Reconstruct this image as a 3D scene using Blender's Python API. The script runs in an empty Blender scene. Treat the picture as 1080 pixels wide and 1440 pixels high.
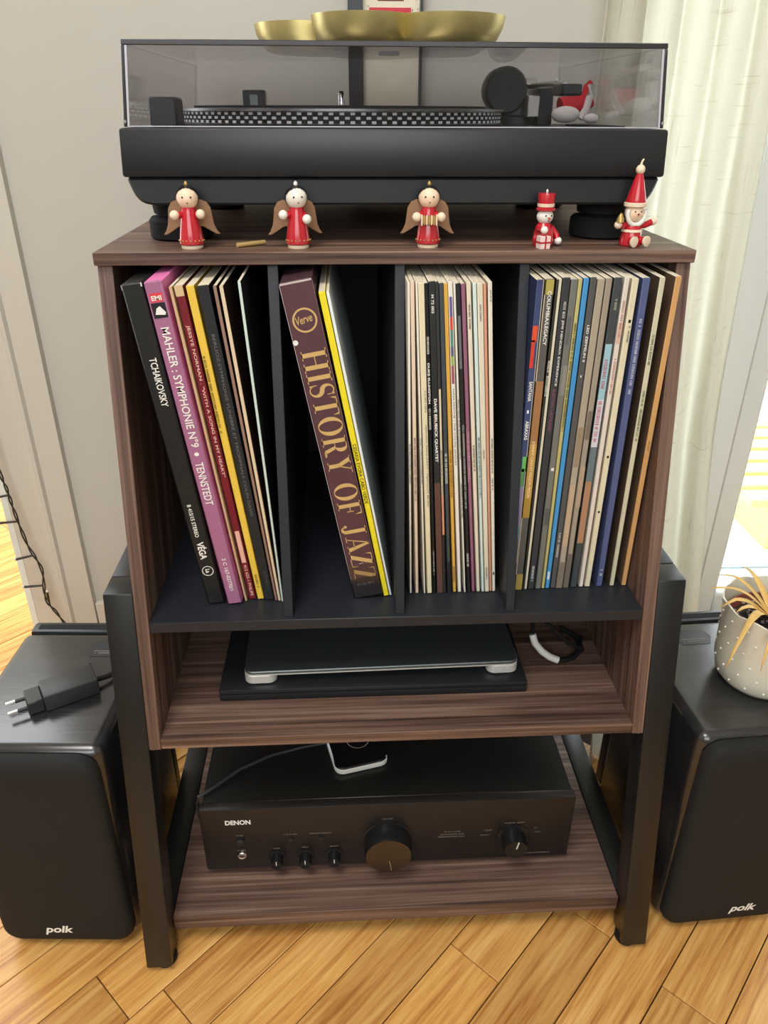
import bpy, bmesh, math, random
from mathutils import Matrix, Vector
random.seed(7)
PI = math.pi
sc = bpy.context.scene
COL = sc.collection

# ------------------------------------------------------------------ camera
cam_d = bpy.data.cameras.new('camera'); cam = bpy.data.objects.new('camera', cam_d); COL.objects.link(cam)
cam_d.sensor_fit = 'VERTICAL'; cam_d.sensor_height = 36.0
cam_d.lens = 1065.66 / 1440.0 * 36.0
cam_d.clip_start = 0.02
PITCH, YAW, ROLL = 0.4867, 0.0525, 0.0040
fwd = Vector((math.sin(YAW)*math.cos(PITCH), math.cos(YAW)*math.cos(PITCH), -math.sin(PITCH)))
rgt = Vector((math.cos(YAW), -math.sin(YAW), 0)); upv = rgt.cross(fwd)
r2 = rgt*math.cos(ROLL) + upv*math.sin(ROLL); u2 = upv*math.cos(ROLL) - rgt*math.sin(ROLL)
M = Matrix((r2, u2, -fwd)).transposed().to_4x4(); M.translation = Vector((-0.0481, -0.6785, 0.8634))
cam.matrix_world = M
sc.camera = cam

# ------------------------------------------------------------------ light
w = bpy.data.worlds.new('daylight'); sc.world = w; w.use_nodes = True
bg = w.node_tree.nodes['Background']; bg.inputs[0].default_value = (0.96, 0.98, 1.0, 1); bg.inputs[1].default_value = 5.0
def area(name, loc, rot, sx, sy, power, col):
    l = bpy.data.lights.new(name, 'AREA'); l.shape = 'RECTANGLE'; l.size = sx; l.size_y = sy; l.energy = power; l.color = col
    o = bpy.data.objects.new(name, l); COL.objects.link(o); o.location = loc; o.rotation_euler = rot
    return o
area('ceiling_lamp', (-0.5, -0.95, 2.42), (0, 0, 0), 0.8, 0.8, 26, (1.0, 0.96, 0.90))
for nm, loc, rot, sx, sy in (('portal_front_window', (-0.3, -2.62, 1.75), (math.radians(90), 0, 0), 2.0, 1.2), ('portal_balcony_door', (0.93, 0.60, 1.1), (math.radians(-90), 0, 0), 1.24, 2.05)):
    po = area(nm, loc, rot, sx, sy, 1, (1, 1, 1)); po.data.cycles.is_portal = True
sc.view_settings.view_transform = 'Standard'; sc.view_settings.look = 'None'
sc.view_settings.gamma = 1.0; sc.view_settings.use_curve_mapping = False
sc.view_settings.exposure = 0.15

# ------------------------------------------------------------------ materials
def s2l(c):
    return tuple(((v/255.0)/12.92 if v/255.0 <= 0.04045 else ((v/255.0+0.055)/1.055)**2.4) for v in c)
def srgb(r, g, b): return s2l((r, g, b))
MATS = {}
def mat(name, col, rough=0.6, metal=0.0, spec=0.4, noise=0.0, nscale=40.0, bump=0.0, bscale=200.0, coat=0.0, stretch=(1,1,1)):
    if name in MATS: return MATS[name]
    m = bpy.data.materials.new(name); m.use_nodes = True; nt = m.node_tree; n = nt.nodes; L = nt.links
    p = n['Principled BSDF']
    p.inputs['Roughness'].default_value = rough; p.inputs['Metallic'].default_value = metal
    p.inputs['Specular IOR Level'].default_value = spec; p.inputs['Coat Weight'].default_value = coat
    p.inputs['Base Color'].default_value = (*col, 1)
    tc = n.new('ShaderNodeTexCoord'); mp = n.new('ShaderNodeMapping'); mp.inputs['Scale'].default_value = stretch
    L.new(tc.outputs['Object'], mp.inputs['Vector'])
    nz = n.new('ShaderNodeTexNoise'); nz.inputs['Scale'].default_value = nscale; nz.inputs['Detail'].default_value = 5
    L.new(mp.outputs['Vector'], nz.inputs['Vector'])
    mx = n.new('ShaderNodeMix'); mx.data_type = 'RGBA'
    mx.inputs['A'].default_value = (*[c*(1-noise) for c in col], 1); mx.inputs['B'].default_value = (*[min(1, c*(1+noise)) for c in col], 1)
    L.new(nz.outputs['Fac'], mx.inputs['Factor']); L.new(mx.outputs['Result'], p.inputs['Base Color'])
    if bump > 0:
        b = n.new('ShaderNodeBump'); b.inputs['Strength'].default_value = bump; b.inputs['Distance'].default_value = 0.001
        n2 = n.new('ShaderNodeTexNoise'); n2.inputs['Scale'].default_value = bscale; n2.inputs['Detail'].default_value = 3
        L.new(mp.outputs['Vector'], n2.inputs['Vector']); L.new(n2.outputs['Fac'], b.inputs['Height']); L.new(b.outputs['Normal'], p.inputs['Normal'])
    MATS[name] = m
    return m
def wood(name, dark, mid, light, axis='X', scale=1.0, rough=0.45, rnd=0.0, along=2.2, across=55.0, bump=0.15, tilt=0.0, spec=0.35):
    """streaky wood grain that runs along the given local axis"""
    m = bpy.data.materials.new(name); m.use_nodes = True; nt = m.node_tree; n = nt.nodes; L = nt.links
    p = n['Principled BSDF']; p.inputs['Roughness'].default_value = rough; p.inputs['Specular IOR Level'].default_value = spec
    tc = n.new('ShaderNodeTexCoord'); mp = n.new('ShaderNodeMapping')
    s = [across*scale]*3; s['XYZ'.index(axis)] = along*scale
    mp.inputs['Scale'].default_value = s
    if rnd:
        oi = n.new('ShaderNodeObjectInfo'); vm = n.new('ShaderNodeVectorMath'); vm.operation = 'SCALE'
        cb = n.new('ShaderNodeCombineXYZ'); L.new(oi.outputs['Random'], cb.inputs[0]); L.new(oi.outputs['Random'], cb.inputs[1]); L.new(oi.outputs['Random'], cb.inputs[2])
        L.new(cb.outputs[0], vm.inputs[0]); vm.inputs['Scale'].default_value = 37.0
        ad = n.new('ShaderNodeVectorMath'); ad.operation = 'ADD'; L.new(tc.outputs['Object'], ad.inputs[0]); L.new(vm.outputs[0], ad.inputs[1])
        L.new(ad.outputs[0], mp.inputs['Vector'])
    else:
        m0 = n.new('ShaderNodeMapping'); m0.inputs['Rotation'].default_value = (tilt, 0, 0)
        L.new(tc.outputs['Object'], m0.inputs['Vector']); L.new(m0.outputs[0], mp.inputs['Vector'])
    n1 = n.new('ShaderNodeTexNoise'); n1.inputs['Scale'].default_value = 1.0; n1.inputs['Detail'].default_value = 6; n1.inputs['Roughness'].default_value = 0.62; n1.inputs['Distortion'].default_value = 0.9
    L.new(mp.outputs[0], n1.inputs['Vector'])
    n2 = n.new('ShaderNodeTexNoise'); n2.inputs['Scale'].default_value = 4.0; n2.inputs['Detail'].default_value = 3
    L.new(mp.outputs[0], n2.inputs['Vector'])
    ma = n.new('ShaderNodeMath'); ma.operation = 'MULTIPLY_ADD'; ma.inputs[1].default_value = 0.3; L.new(n2.outputs['Fac'], ma.inputs[0]); 
    mb = n.new('ShaderNodeMath'); mb.operation = 'MULTIPLY'; mb.inputs[1].default_value = 0.7; L.new(n1.outputs['Fac'], mb.inputs[0]); L.new(mb.outputs[0], ma.inputs[2])
    cr = n.new('ShaderNodeValToRGB'); e = cr.color_ramp.elements
    e[0].position = 0.36; e[0].color = (*dark, 1); e[1].position = 0.66; e[1].color = (*light, 1)
    k = cr.color_ramp.elements.new(0.5); k.color = (*mid, 1)
    L.new(ma.outputs[0], cr.inputs[0]); out = cr.outputs[0]
    if rnd:
        hs = n.new('ShaderNodeHueSaturation'); mr = n.new('ShaderNodeMapRange'); mr.inputs['To Min'].default_value = 1-rnd; mr.inputs['To Max'].default_value = 1+rnd
        L.new(oi.outputs['Random'], mr.inputs['Value']); L.new(mr.outputs[0], hs.inputs['Value']); L.new(out, hs.inputs['Color']); out = hs.outputs[0]
    L.new(out, p.inputs['Base Color'])
    b = n.new('ShaderNodeBump'); b.inputs['Strength'].default_value = bump; b.inputs['Distance'].default_value = 0.0006
    L.new(ma.outputs[0], b.inputs['Height']); L.new(b.outputs[0], p.inputs['Normal'])
    MATS[name] = m
    return m
def clear(name, tint, gloss=0.05, rough=0.03):
    m = bpy.data.materials.new(name); m.use_nodes = True; nt = m.node_tree; n = nt.nodes; L = nt.links
    n.remove(n['Principled BSDF']); out = n['Material Output']
    t = n.new('ShaderNodeBsdfTransparent'); t.inputs[0].default_value = (*tint, 1)
    g = n.new('ShaderNodeBsdfGlossy'); g.inputs['Roughness'].default_value = rough; g.inputs[0].default_value = (1, 1, 1, 1)
    fr = n.new('ShaderNodeFresnel'); fr.inputs[0].default_value = 1.45
    ml = n.new('ShaderNodeMath'); ml.operation = 'MULTIPLY'; ml.inputs[1].default_value = gloss; L.new(fr.outputs[0], ml.inputs[0])
    mx = n.new('ShaderNodeMixShader'); L.new(ml.outputs[0], mx.inputs[0]); L.new(t.outputs[0], mx.inputs[1]); L.new(g.outputs[0], mx.inputs[2])
    L.new(mx.outputs[0], out.inputs['Surface']); MATS[name] = m
    return m

WAL_D, WAL_M, WAL_L = srgb(60, 44, 38), srgb(107, 83, 72), srgb(150, 122, 106)
walnut_x = wood('walnut_grain_lengthwise', WAL_D, WAL_M, WAL_L, 'X', along=1.6, across=85)
walnut_z = wood('walnut_grain_upright', WAL_D, WAL_M, WAL_L, 'Z', along=1.6, across=85, tilt=math.atan(0.20612))
oak = wood('oak_plank', srgb(172, 112, 54), srgb(210, 156, 86), srgb(230, 184, 112), 'X', rough=0.30, rnd=0.13, along=4.0, across=80)
oak_base = mat('oak_joint_base', srgb(60, 34, 16), 0.8)  # dark brown base showing between the planks
black_board = mat('black_laminate', (0.020, 0.023, 0.029), 0.42, spec=0.35, noise=0.1)
black_metal = mat('black_powder_coat', (0.012, 0.012, 0.011), 0.34, spec=0.45, bump=0.05, bscale=900)
black_plastic = mat('black_plastic', (0.014, 0.016, 0.018), 0.38, spec=0.5)
black_matte = mat('black_matte', (0.012, 0.012, 0.013), 0.7, spec=0.25)
black_rubber = mat('black_rubber', (0.012, 0.012, 0.012), 0.8, spec=0.2)
wall_paint = mat('wall_paint', srgb(196, 193, 184), 0.85, spec=0.2, noise=0.02, nscale=4, bump=0.08, bscale=300)
trim_paint = mat('trim_paint', srgb(206, 202, 190), 0.55, spec=0.35, noise=0.02)
frame_white = mat('white_window_frame', srgb(226, 232, 228), 0.4, spec=0.4)
seal_grey = mat('grey_rubber_seal', srgb(140, 152, 156), 0.6)
white_ink = mat('white_print', srgb(236, 236, 230), 0.6)
silver = mat('silver', srgb(215, 214, 208), 0.28, metal=1.0)
chrome = mat('chrome', (0.8, 0.8, 0.8), 0.1, metal=1.0)
brass = mat('brushed_brass', srgb(206, 190, 128), 0.36, metal=0.85, noise=0.15, nscale=15)
red_gloss = mat('red_gloss_paint', srgb(190, 28, 42), 0.22, spec=0.5, coat=0.4)
cream_wood = mat('cream_wood', srgb(238, 218, 190), 0.5)
white_gloss = mat('white_gloss_paint', srgb(240, 236, 226), 0.3, coat=0.2)
gold_paint = mat('gold_paint', srgb(196, 160, 96), 0.35, metal=0.6)
wing_brown = mat('bronze_wing_paint', srgb(156, 118, 88), 0.4, metal=0.3, noise=0.15)
black_ink = mat('black_print', (0.01, 0.01, 0.01), 0.5)

# ------------------------------------------------------------------ mesh helpers
class MB:
    def __init__(self): self.bm = bmesh.new()
    def _tag(self, faces, mi):
        for f in faces: f.material_index = mi
    def box(self, x0, x1, y0, y1, z0, z1, bevel=0.0, segs=1, mi=0, mtx=None):
        t = bmesh.new()
        bmesh.ops.create_cube(t, size=1.0, matrix=Matrix.Translation(((x0+x1)/2, (y0+y1)/2, (z0+z1)/2)) @ Matrix.Diagonal((x1-x0, y1-y0, z1-z0, 1)))
        if bevel > 0: bmesh.ops.bevel(t, geom=t.edges[:], offset=bevel, segments=segs, affect='EDGES', profile=0.5)
        return self.add(t, mtx, mi)
    def add(self, t, mtx=None, mi=None):
        if mtx is not None: bmesh.ops.transform(t, matrix=mtx, verts=t.verts[:])
        vm = {}; fs = []
        for v in t.verts: vm[v] = self.bm.verts.new(v.co)
        for f in t.faces:
            try: g = self.bm.faces.new([vm[v] for v in f.verts])
            except ValueError: continue
            g.material_index = f.material_index if mi is None else mi; g.smooth = f.smooth; fs.append(g)
        t.free(); return fs
    def prism(self, pts, a0, a1, axis='X', bevel=0.0, mi=0, segs=1, mtx=None):
        """pts: outline in the two other axes (order Y,Z for X; X,Z for Y; X,Y for Z)"""
        t = bmesh.new()
        def P(p, a):
            if axis == 'X': return (a, p[0], p[1])
            if axis == 'Y': return (p[0], a, p[1])
            return (p[0], p[1], a)
        A = [t.verts.new(P(p, a0)) for p in pts]; B = [t.verts.new(P(p, a1)) for p in pts]
        n = len(pts); t.faces.new(A); t.faces.new(B[::-1])
        for i in range(n): t.faces.new((A[i], B[i], B[(i+1) % n], A[(i+1) % n]))
        bmesh.ops.recalc_face_normals(t, faces=t.faces[:])
        if bevel > 0: bmesh.ops.bevel(t, geom=t.edges[:], offset=bevel, segments=segs, affect='EDGES', profile=0.5)
        return self.add(t, mtx, mi)
    def lathe(self, prof, segs=24, mtx=None, mi=0, cap=True):
        t = bmesh.new(); rings = []
        for r, z in prof:
            rings.append([t.verts.new((r*math.cos(2*PI*i/segs), r*math.sin(2*PI*i/segs), z)) for i in range(segs)] if r > 1e-6 else [t.verts.new((0, 0, z))])
        for a, b in zip(rings[:-1], rings[1:]):
            for i in range(segs):
                j = (i+1) % segs
                if len(a) == 1 and len(b) == 1: continue
                if len(a) == 1: t.faces.new((a[0], b[i], b[j]))
                elif len(b) == 1: t.faces.new((a[i], b[0], a[j]))
                else: t.faces.new((a[i], a[j], b[j], b[i]))
        if cap:
            for r in (rings[0], rings[-1]):
                if len(r) > 2: t.faces.new(r)
        bmesh.ops.recalc_face_normals(t, faces=t.faces[:])
        for f in t.faces: f.smooth = True
        return self.add(t, mtx, mi)
    def sphere(self, c, r, mi=0, u=16, v=10, sc=(1, 1, 1)):
        t = bmesh.new(); bmesh.ops.create_uvsphere(t, u_segments=u, v_segments=v, radius=r)
        for f in t.faces: f.smooth = True
        return self.add(t, Matrix.Translation(c) @ Matrix.Diagonal((*sc, 1)), mi)
    def tube(self, pts, r, segs=8, mi=0, r1=None):
        pts = [Vector(p) for p in pts]; t = bmesh.new(); rings = []; n = len(pts); ref = Vector((0.13, 0.21, 0.97))
        for i, p in enumerate(pts):
            d = (pts[min(i+1, n-1)] - pts[max(i-1, 0)]).normalized()
            a = d.cross(ref); a = d.cross(Vector((1, 0, 0))) if a.length < 1e-3 else a
            a.normalize(); b = d.cross(a)
            rr = r if r1 is None else r + (r1-r)*i/(n-1)
            rings.append([t.verts.new(p + (a*math.cos(2*PI*k/segs) + b*math.sin(2*PI*k/segs))*rr) for k in range(segs)])
        for A, B in zip(rings[:-1], rings[1:]):
            for k in range(segs): t.faces.new((A[k], A[(k+1) % segs], B[(k+1) % segs], B[k]))
        t.faces.new(rings[0][::-1]); t.faces.new(rings[-1])
        bmesh.ops.recalc_face_normals(t, faces=t.faces[:])
        for f in t.faces: f.smooth = True
        return self.add(t, None, mi)
    def build(self, name, mats, parent=None, loc=(0, 0, 0), rot=(0, 0, 0), smooth=False):
        me = bpy.data.meshes.new(name); self.bm.to_mesh(me); self.bm.free()
        for m in (mats if isinstance(mats, (list, tuple)) else [mats]): me.materials.append(m)
        if smooth:
            for p in me.polygons: p.use_smooth = True
        me.set_sharp_from_angle(angle=math.radians(38))
        o = bpy.data.objects.new(name, me); COL.objects.link(o); o.location = loc; o.rotation_euler = rot
        if parent: o.parent = parent
        return o
def link_mesh(name, me, parent=None, mtx=None):
    o = bpy.data.objects.new(name, me); COL.objects.link(o)
    if parent: o.parent = parent
    if mtx is not None: o.matrix_basis = mtx
    return o
def tag(o, label=None, cat=None, group=None, kind=None):
    if label: o['label'] = label
    if cat: o['category'] = cat
    if group: o['group'] = group
    if kind: o['kind'] = kind
    return o
def thing(name, label, cat, loc=(0, 0, 0), rz=0.0, group=None):
    o = bpy.data.objects.new(name, None); COL.objects.link(o); o.location = loc; o.rotation_euler = (0, 0, rz); o.empty_display_size = 0.02
    return tag(o, label, cat, group)
TXT = {}
def text_data(body, bold=0.0, shear=0.0, space=1.0):
    """flat lettering as a mesh with its lower left corner at the origin; returns mesh, width, height"""
    k = (body, bold, shear, space)
    if k not in TXT:
        c = bpy.data.curves.new('lettering', 'FONT'); c.body = body; c.size = 1.0; c.offset = bold; c.shear = shear; c.space_character = space; c.resolution_u = 3
        o = bpy.data.objects.new('lettering', c); COL.objects.link(o)
        bpy.context.view_layer.update()
        me = bpy.data.meshes.new_from_object(o.evaluated_get(bpy.context.evaluated_depsgraph_get()))
        bpy.data.objects.remove(o); bpy.data.curves.remove(c)
        xs = [v.co.x for v in me.vertices]; ys = [v.co.y for v in me.vertices]
        for v in me.vertices: v.co.x -= min(xs); v.co.y -= min(ys)
        TXT[k] = (me, max(xs)-min(xs), max(ys)-min(ys))
    return TXT[k]
def lettering(parent, body, mtx, length, height, m, name='lettering', bold=0.0, shear=0.0, space=1.0):
    me, wd, ht = text_data(body, bold, shear, space)
    me = me.copy(); me.materials.clear(); me.materials.append(m)
    return link_mesh(name, me, parent, mtx @ Matrix.Diagonal((length/wd, height/ht, 1, 1)))
def illegible(parent, mtx, length, height, m, seed, name='fine_print'):
    """rows of tiny strokes for print that is too small to be read"""
    r = random.Random(seed); b = MB(); x = 0.0; u = height
    while x < length - u*0.3:
        if r.random() < 0.16: x += u*0.5; continue
        wd = u*r.uniform(0.38, 0.62); k = r.random()
        q = [(0, 0.16*u, 0, u)]
        if k < 0.35: q += [(wd-0.16*u, wd, 0, u), (0, wd, u*0.42, u*0.56)]
        elif k < 0.7: q += [(0, wd, u*0.86, u), (0, wd*0.8, u*0.45, u*0.58), (0, wd, 0, u*0.14)]
        else: q += [(0, wd, 0, u*0.15), (wd-0.16*u, wd, 0, u), (0, wd, u*0.85, u)]
        for a0, a1, c0, c1 in q:
            vs = [b.bm.verts.new(p) for p in ((x+a0, c0, 0), (x+a1, c0, 0), (x+a1, c1, 0), (x+a0, c1, 0))]; b.bm.faces.new(vs)
        x += wd + u*0.18
    o = b.build(name, m, parent); o.matrix_basis = mtx; o['kind'] = 'stuff'
    return o
FRONT = Matrix(((1, 0, 0, 0), (0, 0, -1, 0), (0, 1, 0, 0), (0, 0, 0, 1)))      # text upright, facing -Y
DOWN = Matrix(((0, 1, 0, 0), (0, 0, -1, 0), (-1, 0, 0, 0), (0, 0, 0, 1)))      # text reading downwards, facing -Y
T = Matrix.Translation
def RX(a): return Matrix.Rotation(a, 4, 'X')
def RY(a): return Matrix.Rotation(a, 4, 'Y')
def RZ(a): return Matrix.Rotation(a, 4, 'Z')

# ------------------------------------------------------------------ the room
YW = 0.47
b = MB(); b.prism([(-3, -3), (3, -3), (3, 0.60), (-0.55, 0.60), (-0.55, 2.3), (-3, 2.3)], -0.03, -0.007, 'Z'); floor = tag(b.build('floor', oak_base), kind='structure')
PW = 0.0682
plank_meshes = {}
def plank_mesh(L):
    if L not in plank_meshes:
        b = MB(); b.box(-L/2+0.0005, L/2-0.0005, -PW/2+0.0006, PW/2-0.0006, -0.008, 0, 0.0006)
        o = b.build('plank', oak); plank_meshes[L] = o.data; bpy.data.objects.remove(o)
    return plank_meshes[L]
rp = random.Random(3)
for k in range(-26, 22):
    c = 0.0013 + (k+0.5)*PW
    if k == 2: u = -0.0515 - 4*0.62
    else: u = -1.9 + rp.random()*0.6
    while u < 2.0:
        L = 0.62 if k == 2 else rp.choice((0.48, 0.62, 0.78))
        uc = u + L/2; x = (uc + c)/2**0.5; y = (uc - c)/2**0.5
        inroom = -1.15 < x < 1.05 and -0.85 < y < 0.42
        far = -1.9 < x < -0.5 and 0.3 < y < 1.8
        if inroom or far: link_mesh('plank', plank_mesh(L), floor, T((x, y, rp.random()*0.0002)) @ RZ(PI/4 + (PI if rp.random() < 0.5 else 0)))
        u += L
XD = -0.6066           # right jamb of the doorway
b = MB(); b.box(XD, 0.315, YW, YW+0.12, 0, 2.5); b.box(0.315, 1.55, YW, YW+0.12, 2.15, 2.5); b.box(1.55, 3.0, YW, YW+0.12, 0, 2.5); b.box(-1.45, XD, YW, YW+0.12, 2.05, 2.5); b.box(-3, -1.45, YW, YW+0.12, 0, 2.5)
tag(b.build('wall_back', wall_paint), kind='structure')
b = MB(); b.box(-3, -1.2, 2.2, 2.3, 0, 2.5); b.box(-1.2, 0.3, 2.2, 2.3, 0, 2.5); tag(b.build('wall_next_room', wall_paint), kind='structure')
b = MB(); b.box(-2.3, -2.2, -2.6, YW, 0, 2.5); tag(b.build('wall_left', wall_paint), kind='structure')
b = MB(); b.box(1.8, 1.9, -2.6, YW, 0, 2.5); tag(b.build('wall_right', wall_paint), kind='structure')
b = MB(); b.box(-2.3, -1.3, -2.7, -2.6, 0, 2.5); b.box(0.7, 1.9, -2.7, -2.6, 0, 2.5); b.box(-1.3, 0.7, -2.7, -2.6, 0, 1.15); b.box(-1.3, 0.7, -2.7, -2.6, 2.35, 2.5)
tag(b.build('wall_front', wall_paint), kind='structure')
b = MB(); b.box(-2.3, 1.9, -2.7, YW+0.12, 2.5, 2.56); tag(b.build('ceiling', mat('ceiling_paint', srgb(236, 234, 228), 0.9)), kind='structure')
# door casing with a bead, and the jamb lining
b = MB()
b.prism([(-0.503, YW), (-0.504, YW-0.012), (-0.541, YW-0.013), (-0.5445, YW-0.019), (-0.550, YW-0.019), (-0.5535, YW-0.012), (XD, YW-0.010), (XD, YW)], 0.0, 2.1, 'Z')
tag(b.build('trim_1', trim_paint), kind='structure')
b = MB(); b.box(XD-0.012, XD, YW-0.010, YW+0.05, 0, 2.05, 0.001); b.box(XD-0.026, XD, YW+0.05, YW+0.13, 0, 2.05, 0.001); tag(b.build('trim_2', frame_white), kind='structure')
b = MB(); b.box(-0.502, 0.315, YW-0.012, YW, 0, 0.09, 0.003); tag(b.build('baseboard_back', trim_paint), kind='structure')

# balcony door in the back wall
dr = tag(bpy.data.objects.new('window_1', None), kind='structure'); COL.objects.link(dr)
def part(name, m, parent, *boxes, bevel=0.002, segs=1):
    b = MB()
    for q in boxes: b.box(*q, bevel, segs)
    return b.build(name, m, parent)
part('casing', frame_white, dr, (0.315, 0.345, YW-0.01, YW+0.10, 0, 2.11), (0.345, 0.535, YW-0.01, YW+0.10, 0, 0.06), (0.535, 0.588, YW-0.02, YW+0.10, 0, 2.11), (1.52, 1.56, YW-0.02, YW+0.10, 0, 2.15), (0.315, 1.56, YW-0.01, YW+0.10, 2.11, 2.15))
part('sash', frame_white, dr, (0.590, 0.628, YW-0.012, YW+0.05, 0.02, 2.1), (1.46, 1.52, YW-0.012, YW+0.05, 0.02, 2.1), (0.628, 1.46, YW-0.012, YW+0.05, 0.02, 0.075), (0.628, 1.46, YW-0.012, YW+0.05, 2.03, 2.1), bevel=0.004)
part('seal', seal_grey, dr, (0.6285, 0.634, YW+0.002, YW+0.03, 0.076, 2.03), (1.452, 1.4595, YW+0.002, YW+0.03, 0.076, 2.03), bevel=0)
glass = clear('window_glass', (0.965, 0.985, 0.985), 0.7)
part('pane', glass, dr, (0.3455, 0.5345, YW+0.012, YW+0.018, 0.061, 2.109), bevel=0)
part('pane', glass, dr, (0.6345, 1.4515, YW+0.012, YW+0.018, 0.076, 2.029), bevel=0)

# outside: pale frozen terrace and some pale yellow slats
b = MB(); b.box(0.3, 5.5, YW+0.13, 6.0, -0.12, -0.06); terrace = tag(b.build('ground_terrace', mat('pale_terrace_slab', srgb(214, 232, 234), 0.7, noise=0.06, nscale=9)), kind='structure')
slab = None
for i in range(5):
    for j in range(5):
        if slab is None:
            b = MB(); b.box(-0.148, 0.148, -0.148, 0.148, 0, 0.02, 0.004); slab = b.build('paving_slab', mat('paving_slab_pale_blue', srgb(220, 240, 242), 0.65, noise=0.08, nscale=14), terrace); slab.location = (0.8, 0.9, -0.06)
        else: link_mesh('paving_slab', slab.data, terrace, T((0.8 + i*0.3, 0.9 + j*0.3, -0.06)))
dk = tag(thing('slatted_bench', 'low bench of pale yellow wooden slats outside the glass door', 'bench', (1.02, 0.86, -0.04)))
ysl = mat('pale_yellow_slat', srgb(250, 222, 150), 0.5, noise=0.1)
for i in range(7): part('slat', ysl, dk, (-0.16, 0.5, -0.06+i*0.075, -0.005+i*0.075, 0.11, 0.13), bevel=0.003)
for i in range(2): part('bearer', ysl, dk, (-0.10+i*0.4, -0.05+i*0.4, -0.06, 0.445, 0, 0.11), bevel=0.003)

# ------------------------------------------------------------------ curtain
def curtain():
    m = bpy.data.materials.new('linen_curtain'); m.use_nodes = True; nt = m.node_tree; n = nt.nodes; L = nt.links
    n.remove(n['Principled BSDF']); out = n['Material Output']
    tc = n.new('ShaderNodeTexCoord')
    def thread(sx, sz):
        mp = n.new('ShaderNodeMapping'); mp.inputs['Scale'].default_value = (sx, sx*0.3, sz); L.new(tc.outputs['Object'], mp.inputs['Vector'])
        z = n.new('ShaderNodeTexNoise'); z.inputs['Scale'].default_value = 1.0; z.inputs['Detail'].default_value = 3; L.new(mp.outputs[0], z.inputs['Vector']); return z.outputs['Fac']
    mx0 = n.new('ShaderNodeMath'); mx0.operation = 'MINIMUM'; L.new(thread(420, 12), mx0.inputs[0]); L.new(thread(22, 420), mx0.inputs[1])
    cr = n.new('ShaderNodeValToRGB'); e = cr.color_ramp.elements; e[0].position = 0.24; e[0].color = (*srgb(214, 208, 194), 1); e[1].position = 0.36; e[1].color = (*srgb(240, 238, 229), 1)
    L.new(mx0.outputs[0], cr.inputs[0])
    d = n.new('ShaderNodeBsdfDiffuse'); t = n.new('ShaderNodeBsdfTranslucent'); L.new(cr.outputs[0], d.inputs[0]); L.new(cr.outputs[0], t.inputs[0])
    mx = n.new('ShaderNodeMixShader'); mx.inputs[0].default_value = 0.6; L.new(d.outputs[0], mx.inputs[1]); L.new(t.outputs[0], mx.inputs[2]); L.new(mx.outputs[0], out.inputs[0])
    bm = bmesh.new(); NS, NZ = 110, 70; g = []
    for j in range(NZ+1):
        z = 0.004 + 2.3*(j/NZ)**1.6; row = []
        f = max(0.0, 1 - z/0.48); f = f*f*(3-2*f)
        for i in range(NS+1):
            s = i/NS
            x0 = 0.2765 + 0.019*min(1.0, max(0.0, (0.66-z)/0.16)); x1 = 0.512 + 0.05*max(0, 1-z/1.0)
            x = x0 + (x1-x0)*s
            fwdw = max(0.0, 1 - s/0.55)
            y = 0.425 - 0.31*f*fwdw**0.7 - 0.05*f*(1-fwdw)
            amp = 0.016*(1 - 0.35*z/2.3)
            y += amp*math.sin(s*2*PI*5.0 + 0.5*math.sin(z*3.1) + 0.8*s) + 0.004*math.sin(s*31 + z*5)
            x += 0.006*math.sin(s*2*PI*5.0 + 1.2)
            row.append(bm.verts.new((x, y, z)))
        g.append(row)
    for j in range(NZ):
        for i in range(NS): bm.faces.new((g[j][i], g[j][i+1], g[j+1][i+1], g[j+1][i])).smooth = True
    me = bpy.data.meshes.new('curtain'); bm.to_mesh(me); bm.free(); me.materials.append(m)
    o = link_mesh('curtain', me); sm = o.modifiers.new('cloth', 'SOLIDIFY'); sm.thickness = 0.0012
    tag(o, 'long cream linen curtain hanging beside the glass balcony door', 'curtain')
curtain()

# ------------------------------------------------------------------ the stand
K = 0.20612; ZTB = 0.747
def fy(z): return -K*(ZTB - z)
XO, XI, YB = 0.2575, 0.2448, 0.355
st = thing('record_stand', 'walnut and black record stand with slanted front and black steel side frames', 'record stand')
part('top_board', walnut_x, st, (-0.2585, 0.2585, -0.0055, 0.372, 0.747, 0.7577), bevel=0.0008)
for s in (-1, 1):
    b = MB(); b.prism([(fy(0.2836), 0.2836), (0, 0.747), (YB, 0.747), (YB, 0.2836)], min(s*XI, s*XO), max(s*XI, s*XO), 'X', 0.0007)
    b.build('side_panel', walnut_z, st)
b = MB(); b.prism([(fy(0.4218), 0.410), (fy(0.4218), 0.4218), (YB-0.006, 0.4218), (YB-0.006, 0.410)], -XI, XI, 'X', 0.0006); b.build('record_shelf', black_board, st)
for x0, x1 in ((-0.1144, -0.1049), (-0.0038, 0.0052), (0.1063, 0.1154)):
    b = MB(); b.prism([(fy(0.4218)+0.005, 0.4219), (0.005, 0.7469), (YB-0.006, 0.7469), (YB-0.006, 0.4219)], x0, x1, 'X', 0.0005); b.build('divider', black_board, st)
part('back_panel', black_board, st, (-XI, XI, YB-0.006, YB, 0.2836, 0.747), bevel=0)
b = MB(); b.prism([(fy(0.29), 0.2836), (fy(0.29), 0.2959), (YB-0.006, 0.2959), (YB-0.006, 0.2836)], -XI, XI, 'X', 0.0006); b.build('middle_shelf', walnut_x, st)
part('lower_shelf', walnut_x, st, (-XO+0.0005, XO-0.0005, -0.1225, 0.30, 0.0325, 0.053), bevel=0.0007)
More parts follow.
